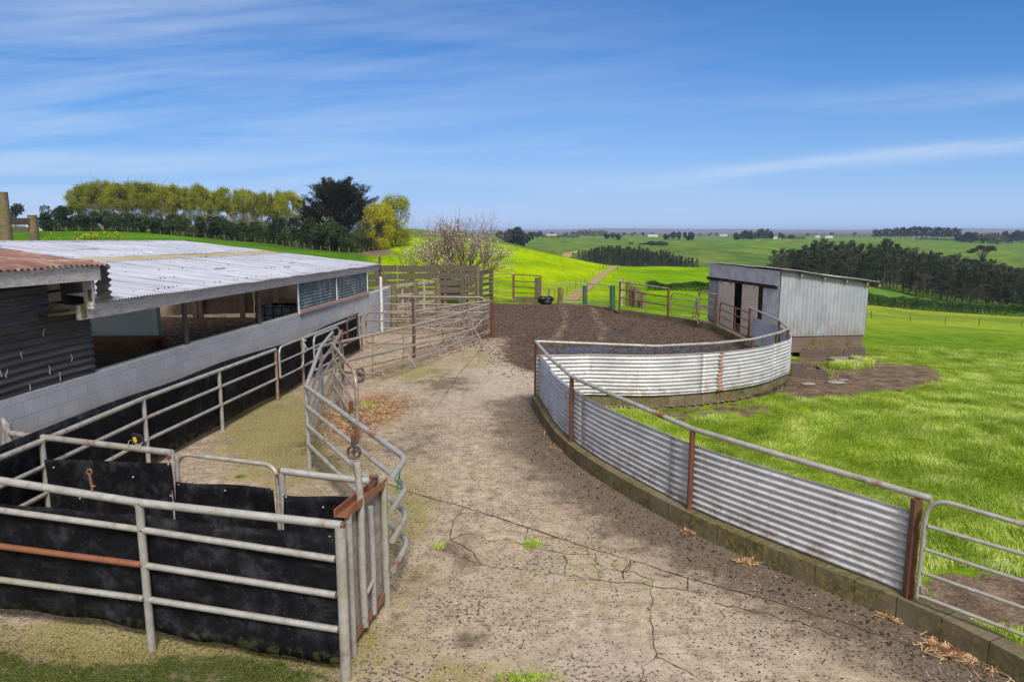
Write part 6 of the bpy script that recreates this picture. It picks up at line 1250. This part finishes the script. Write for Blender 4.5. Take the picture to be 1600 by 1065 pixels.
wire_fence('wire fence with small posts at the foot of the dark cypress shrubs', [GT(430, Yrow(430)-14), GT(500, Yrow(500)-22), GT(560, Yrow(560)-24), GT(590, 140)], 3.2, 1.1, None, .08)
wire_fence('electric fence of thin posts crossing the paddock right of the shed', [GT(1352, 84), GT(1372, 86), GT(1435, 88), GT(1545, 90), GT(1680, 92)], 5.0, 1.0, None, .05, 'rust', 1)
wire_fence('wire fence following the left side of the farm track uphill', [GT(858, 50), GT(874, 72), GT(892, 100), GT(915, 130), GT(938, 165), GT(954, 192)], 8, 1.1, None, .06)
wire_fence('short wire fence from the rusty panel towards the netting gates', [GT(848, 38), GT(862, 41), GT(874, 38)], 1.3, 1.1, None, .03, 'darkwood')
wire_fence('wire fence on the crest right of the track', [GT(966, 178), GT(985, 190), GT(1010, 192), GT(1090, 195)], 9, 1.2, None, .08)
# ------------------------------------------------------------------ grass blades near the fence and weeds
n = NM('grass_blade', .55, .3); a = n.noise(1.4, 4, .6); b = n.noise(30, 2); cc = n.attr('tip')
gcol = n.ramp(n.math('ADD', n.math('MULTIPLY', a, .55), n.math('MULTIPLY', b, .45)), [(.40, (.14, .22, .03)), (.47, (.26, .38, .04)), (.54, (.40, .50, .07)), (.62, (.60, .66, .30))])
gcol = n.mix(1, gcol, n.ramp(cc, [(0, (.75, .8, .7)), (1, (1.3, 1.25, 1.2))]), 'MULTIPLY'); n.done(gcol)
tr = n.t.nodes.new('ShaderNodeBsdfTranslucent'); n.t.links.new(gcol, tr.inputs[0]); mx = n.t.nodes.new('ShaderNodeMixShader'); mx.inputs[0].default_value = .35
n.t.links.new(n.b.outputs[0], mx.inputs[1]); n.t.links.new(tr.outputs[0], mx.inputs[2]); n.t.links.new(mx.outputs[0], n.t.nodes['Material Output'].inputs[0]); M['blade'] = n.m
n = NM('turf_blade', .9, .1); M['turfblade'] = n.done(n.ramp(n.noise(14, 4, .7), [(.4, (.03, .045, .008)), (.5, (.09, .115, .018)), (.6, (.22, .21, .06))]))
def blades(name, XY, hgt, wid, mat, label, cat, seed=1, z=None, lean=.5):
    r = np.random.default_rng(seed); N = len(XY); z = hfun(XY[:, 0], XY[:, 1])-.01 if z is None else z; an = r.uniform(0, 6.28, N); h = hgt*r.uniform(.5, 1.3, N)*(.65+.7*vnoise(XY[:, 0], XY[:, 1], 1.7, 4)); w = wid*r.uniform(.7, 1.3, N); la = r.uniform(0, 6.28, N)*.35+vnoise(XY[:, 0], XY[:, 1], 1.1, 6)*9; ll = h*lean*r.uniform(.3, 1.6, N)
    B = np.stack([XY[:, 0], XY[:, 1], z], 1); d = np.stack([np.cos(an), np.sin(an), an*0], 1)*w[:, None]/2; L = np.stack([np.cos(la)*ll, np.sin(la)*ll, 0*ll], 1); U = np.stack([0*h, 0*h, h], 1)
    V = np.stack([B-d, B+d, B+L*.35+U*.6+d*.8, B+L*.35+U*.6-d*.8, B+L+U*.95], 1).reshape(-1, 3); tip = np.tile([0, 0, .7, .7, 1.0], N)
    i = np.arange(N)*5; T = np.concatenate([np.stack([i, i+1, i+2], 1), np.stack([i, i+2, i+3], 1), np.stack([i+3, i+2, i+4], 1)])
    return tag(mesh_np(name, V, T, mat, attrs={'tip': tip}), label, cat, kind='stuff')
r = np.random.default_rng(77); n_ = 430000; dep = 4.6+22*r.random(n_)**1.15; XY = np.stack([dep*r.uniform(-.05, .86, n_)+.3, dep], 1)
grassy = ~inside(XY, YARD) & (segdist(XY, FAs) > .22) & (segdist(XY, FBs) > .22)
# bare patches thin the grass
def bare_at(XY):
    z = hfun(XY[:, 0], XY[:, 1]); pj, pk = project(np.stack([XY[:, 0], XY[:, 1], z], 1)); f = lambda cx, cy, rx, ry, p=2: np.exp(-(((pj-cx)/rx)**2+((pk-cy)/ry)**2)**(p/2))
    return 1.25*f(1330, 590, 120, 24, 2.5)+.9*f(1420, 585, 45, 13)+.75*f(1290, 606, 45, 17)+.62*f(1170, 640, 90, 14)+.55*f(1060, 652, 60, 14)+1.3*f(1600, 940, 135, 40, 3)+.8*f(1500, 915, 60, 20)+1.2*f(1300, 565, 55, 20)+.5*f(1240, 610, 40, 15)
ba = bare_at(XY)+(vnoise(XY[:, 0], XY[:, 1], 2.6, 9)-.5)*.7; inshed_ = inside(XY, np.array([[8.0, 27.7], [9.0, 22.9], [12.16, 23.3], [11.2, 28.1]]))
kp_ = grassy & (ba < .42) & ~inshed_ & (vnoise(XY[:, 0], XY[:, 1], 3.1, 3)+r.random(n_)*.9 > .42)
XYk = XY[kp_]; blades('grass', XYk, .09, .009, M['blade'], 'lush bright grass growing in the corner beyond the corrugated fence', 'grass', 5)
def weedpatch(cx, cy, rx, ry, N, h, w, seed, label, z=None, name='weeds'):
    r = np.random.default_rng(seed); XY = np.stack([cx+r.normal(0, rx, N), cy+r.normal(0, ry, N)], 1); return blades(name, XY, h, w, M['blade'], label, 'weeds', seed, z=None if z is None else np.full(N, z), lean=.8)
g_ = G(831, 853); weedpatch(g_.x, g_.y, .06, .045, 260, .07, .006, 1, 'bright green tuft growing in the cracked slab', 0, 'grass_tuft')
g_ = G(820, 1061); weedpatch(g_.x, g_.y, .12, .03, 350, .05, .008, 2, 'small tuft at the bottom edge of the slab', 0, 'grass_tuft')
g_ = G(577, 634); weedpatch(g_.x, g_.y, .16, .12, 380, .06, .010, 3, 'green tuft in the straw inside the crush', 0, 'grass_tuft')
g_ = G(686, 856); weedpatch(g_.x, g_.y, .03, .03, 90, .05, .008, 4, 'tiny weed beside the dark patches left of the cracked slab', 0, 'grass_tuft')
g_ = G(375, 745); weedpatch(g_.x, g_.y, .04, .03, 90, .04, .010, 5, 'tiny weed on the slab inside the pen', 0, 'grass_tuft')
g_ = G(1262, 578, -.2); weedpatch(g_.x, g_.y+.3, .30, .22, 1900, .20, .016, 6, 'ferny weeds growing out of the long broken trough')
g_ = G(1318, 582, -.6); weedpatch(g_.x, g_.y, .34, .16, 1700, .20, .016, 7, 'ferny weeds around the small square trough')
g_ = G(1348, 572, -.6); weedpatch(g_.x, g_.y, .14, .14, 700, .20, .016, 8, 'weeds at the right of the small square trough')
r = np.random.default_rng(12); q = np.stack([r.uniform(-5.6, -1.0, 60000), r.uniform(4.2, 6.2, 60000)], 1); pj, pk = project(np.concatenate([q, np.zeros((60000, 1))], 1)); m_ = (pk > 1008+(pj-250)*.05+12*np.sin(pj*.013)+r.normal(0, 14, 60000)) & (pj < 545) & (vnoise(q[:, 0], q[:, 1], 3.5, 2)+r.random(60000)*.4 > .78)
blades('moss_turf', q[m_], .013, .007, M['turfblade'], 'short mossy turf at the foot of the nearest fence', 'turf', 9, z=np.zeros(m_.sum()))
n = NM('straw_strand', .8, .15); M['straw'] = n.done(n.ramp(n.noise(14, 3), [(.38, (.16, .075, .035)), (.5, (.42, .25, .13)), (.62, (.66, .48, .30))]))
def strands(label, spots, seed):
    r = np.random.default_rng(seed); XY = np.concatenate([np.stack([c.x+r.normal(0, sx_, N), c.y+r.normal(0, sy_, N)], 1) for c, sx_, sy_, N in spots]); N = len(XY); an = r.uniform(0, 6.28, N); L = r.uniform(.02, .07, N); w = r.uniform(.002, .005, N)
    d = np.stack([np.cos(an)*L, np.sin(an)*L, r.uniform(-.2, .35, N)*L], 1); p = np.stack([-np.sin(an)*w, np.cos(an)*w, an*0], 1); B = np.concatenate([XY, r.uniform(.006, .035, (N, 1))], 1)
    return tag(mesh_np('straw', np.stack([B-d-p, B-d+p, B+d+p, B+d-p], 1).reshape(-1, 3), np.arange(N*4).reshape(N, 4), M['straw']), label, 'straw', kind='stuff')
strands('tan straw and hay trampled on the floor of the crush', [(G(588, 638), .34, .55, 5000), (G(545, 668), .22, .35, 2600), (G(520, 650), .2, .5, 900)], 61)
strands('wisps of hay lying in the dirt along the low mossy wall', [(G(866, 672), .10, .16, 380), (G(884, 700), .10, .14, 420), (G(1082, 828), .06, .06, 160), (G(1168, 878), .06, .05, 120), (G(1392, 962), .05, .06, 160), (G(1470, 1012), .10, .07, 180), (G(1520, 1028), .10, .06, 150), (G(1570, 1050), .08, .05, 110)], 62)
# yellow flowers behind the shed roof
for i, (px, py) in enumerate(((124, 372), (138, 371), (168, 372), (178, 373), (150, 374), (80, 374))):
    b = AT(px, py, 30); rt = thing('flowering_weed', 'yellow-flowered weed stalk showing above the far edge of the white roof', 'weed', Vector((b.x, 30, 1.9)), 'yellow weeds behind the roof'); mb = MB(); fl = []
    for k in range(5): e_ = b+Vector((RR.uniform(-.3, .3), RR.uniform(-.2, .2), RR.uniform(-.15, .25))); mb.tube([Vector((b.x, 30, 1.6)), e_], .012, 4); fl.append(tuple(e_))
    mb.build('stalk', M['hedge'], rt); P = np.repeat(np.array(fl), 9, 0)+rng.normal(0, .05, (45, 3)); leaves('flowers', P-np.array(rt.location), np.tile([0, 0, 1.], (45, 1)), .07, M['gold'], rt, .9)['kind'] = 'stuff'
# ------------------------------------------------------------------ haze
hm = bpy.data.materials.new('haze_air'); hm.use_nodes = True; nt = hm.node_tree; nt.nodes.clear(); ov = nt.nodes.new('ShaderNodeOutputMaterial'); pv = nt.nodes.new('ShaderNodeVolumePrincipled'); pv.inputs['Color'].default_value = (.52, .68, 1.0, 1); pv.inputs['Density'].default_value = HAZE = .00014; pv.inputs['Anisotropy'].default_value = .2; nt.links.new(pv.outputs[0], ov.inputs['Volume'])
zmin = float(V_terr_min)-1.0
hb_ = MB().box(Vector((0, 3100, (zmin+45)/2)), (36000, 7000, 45-zmin)).build('haze', hm); tag(hb_, kind='stuff')
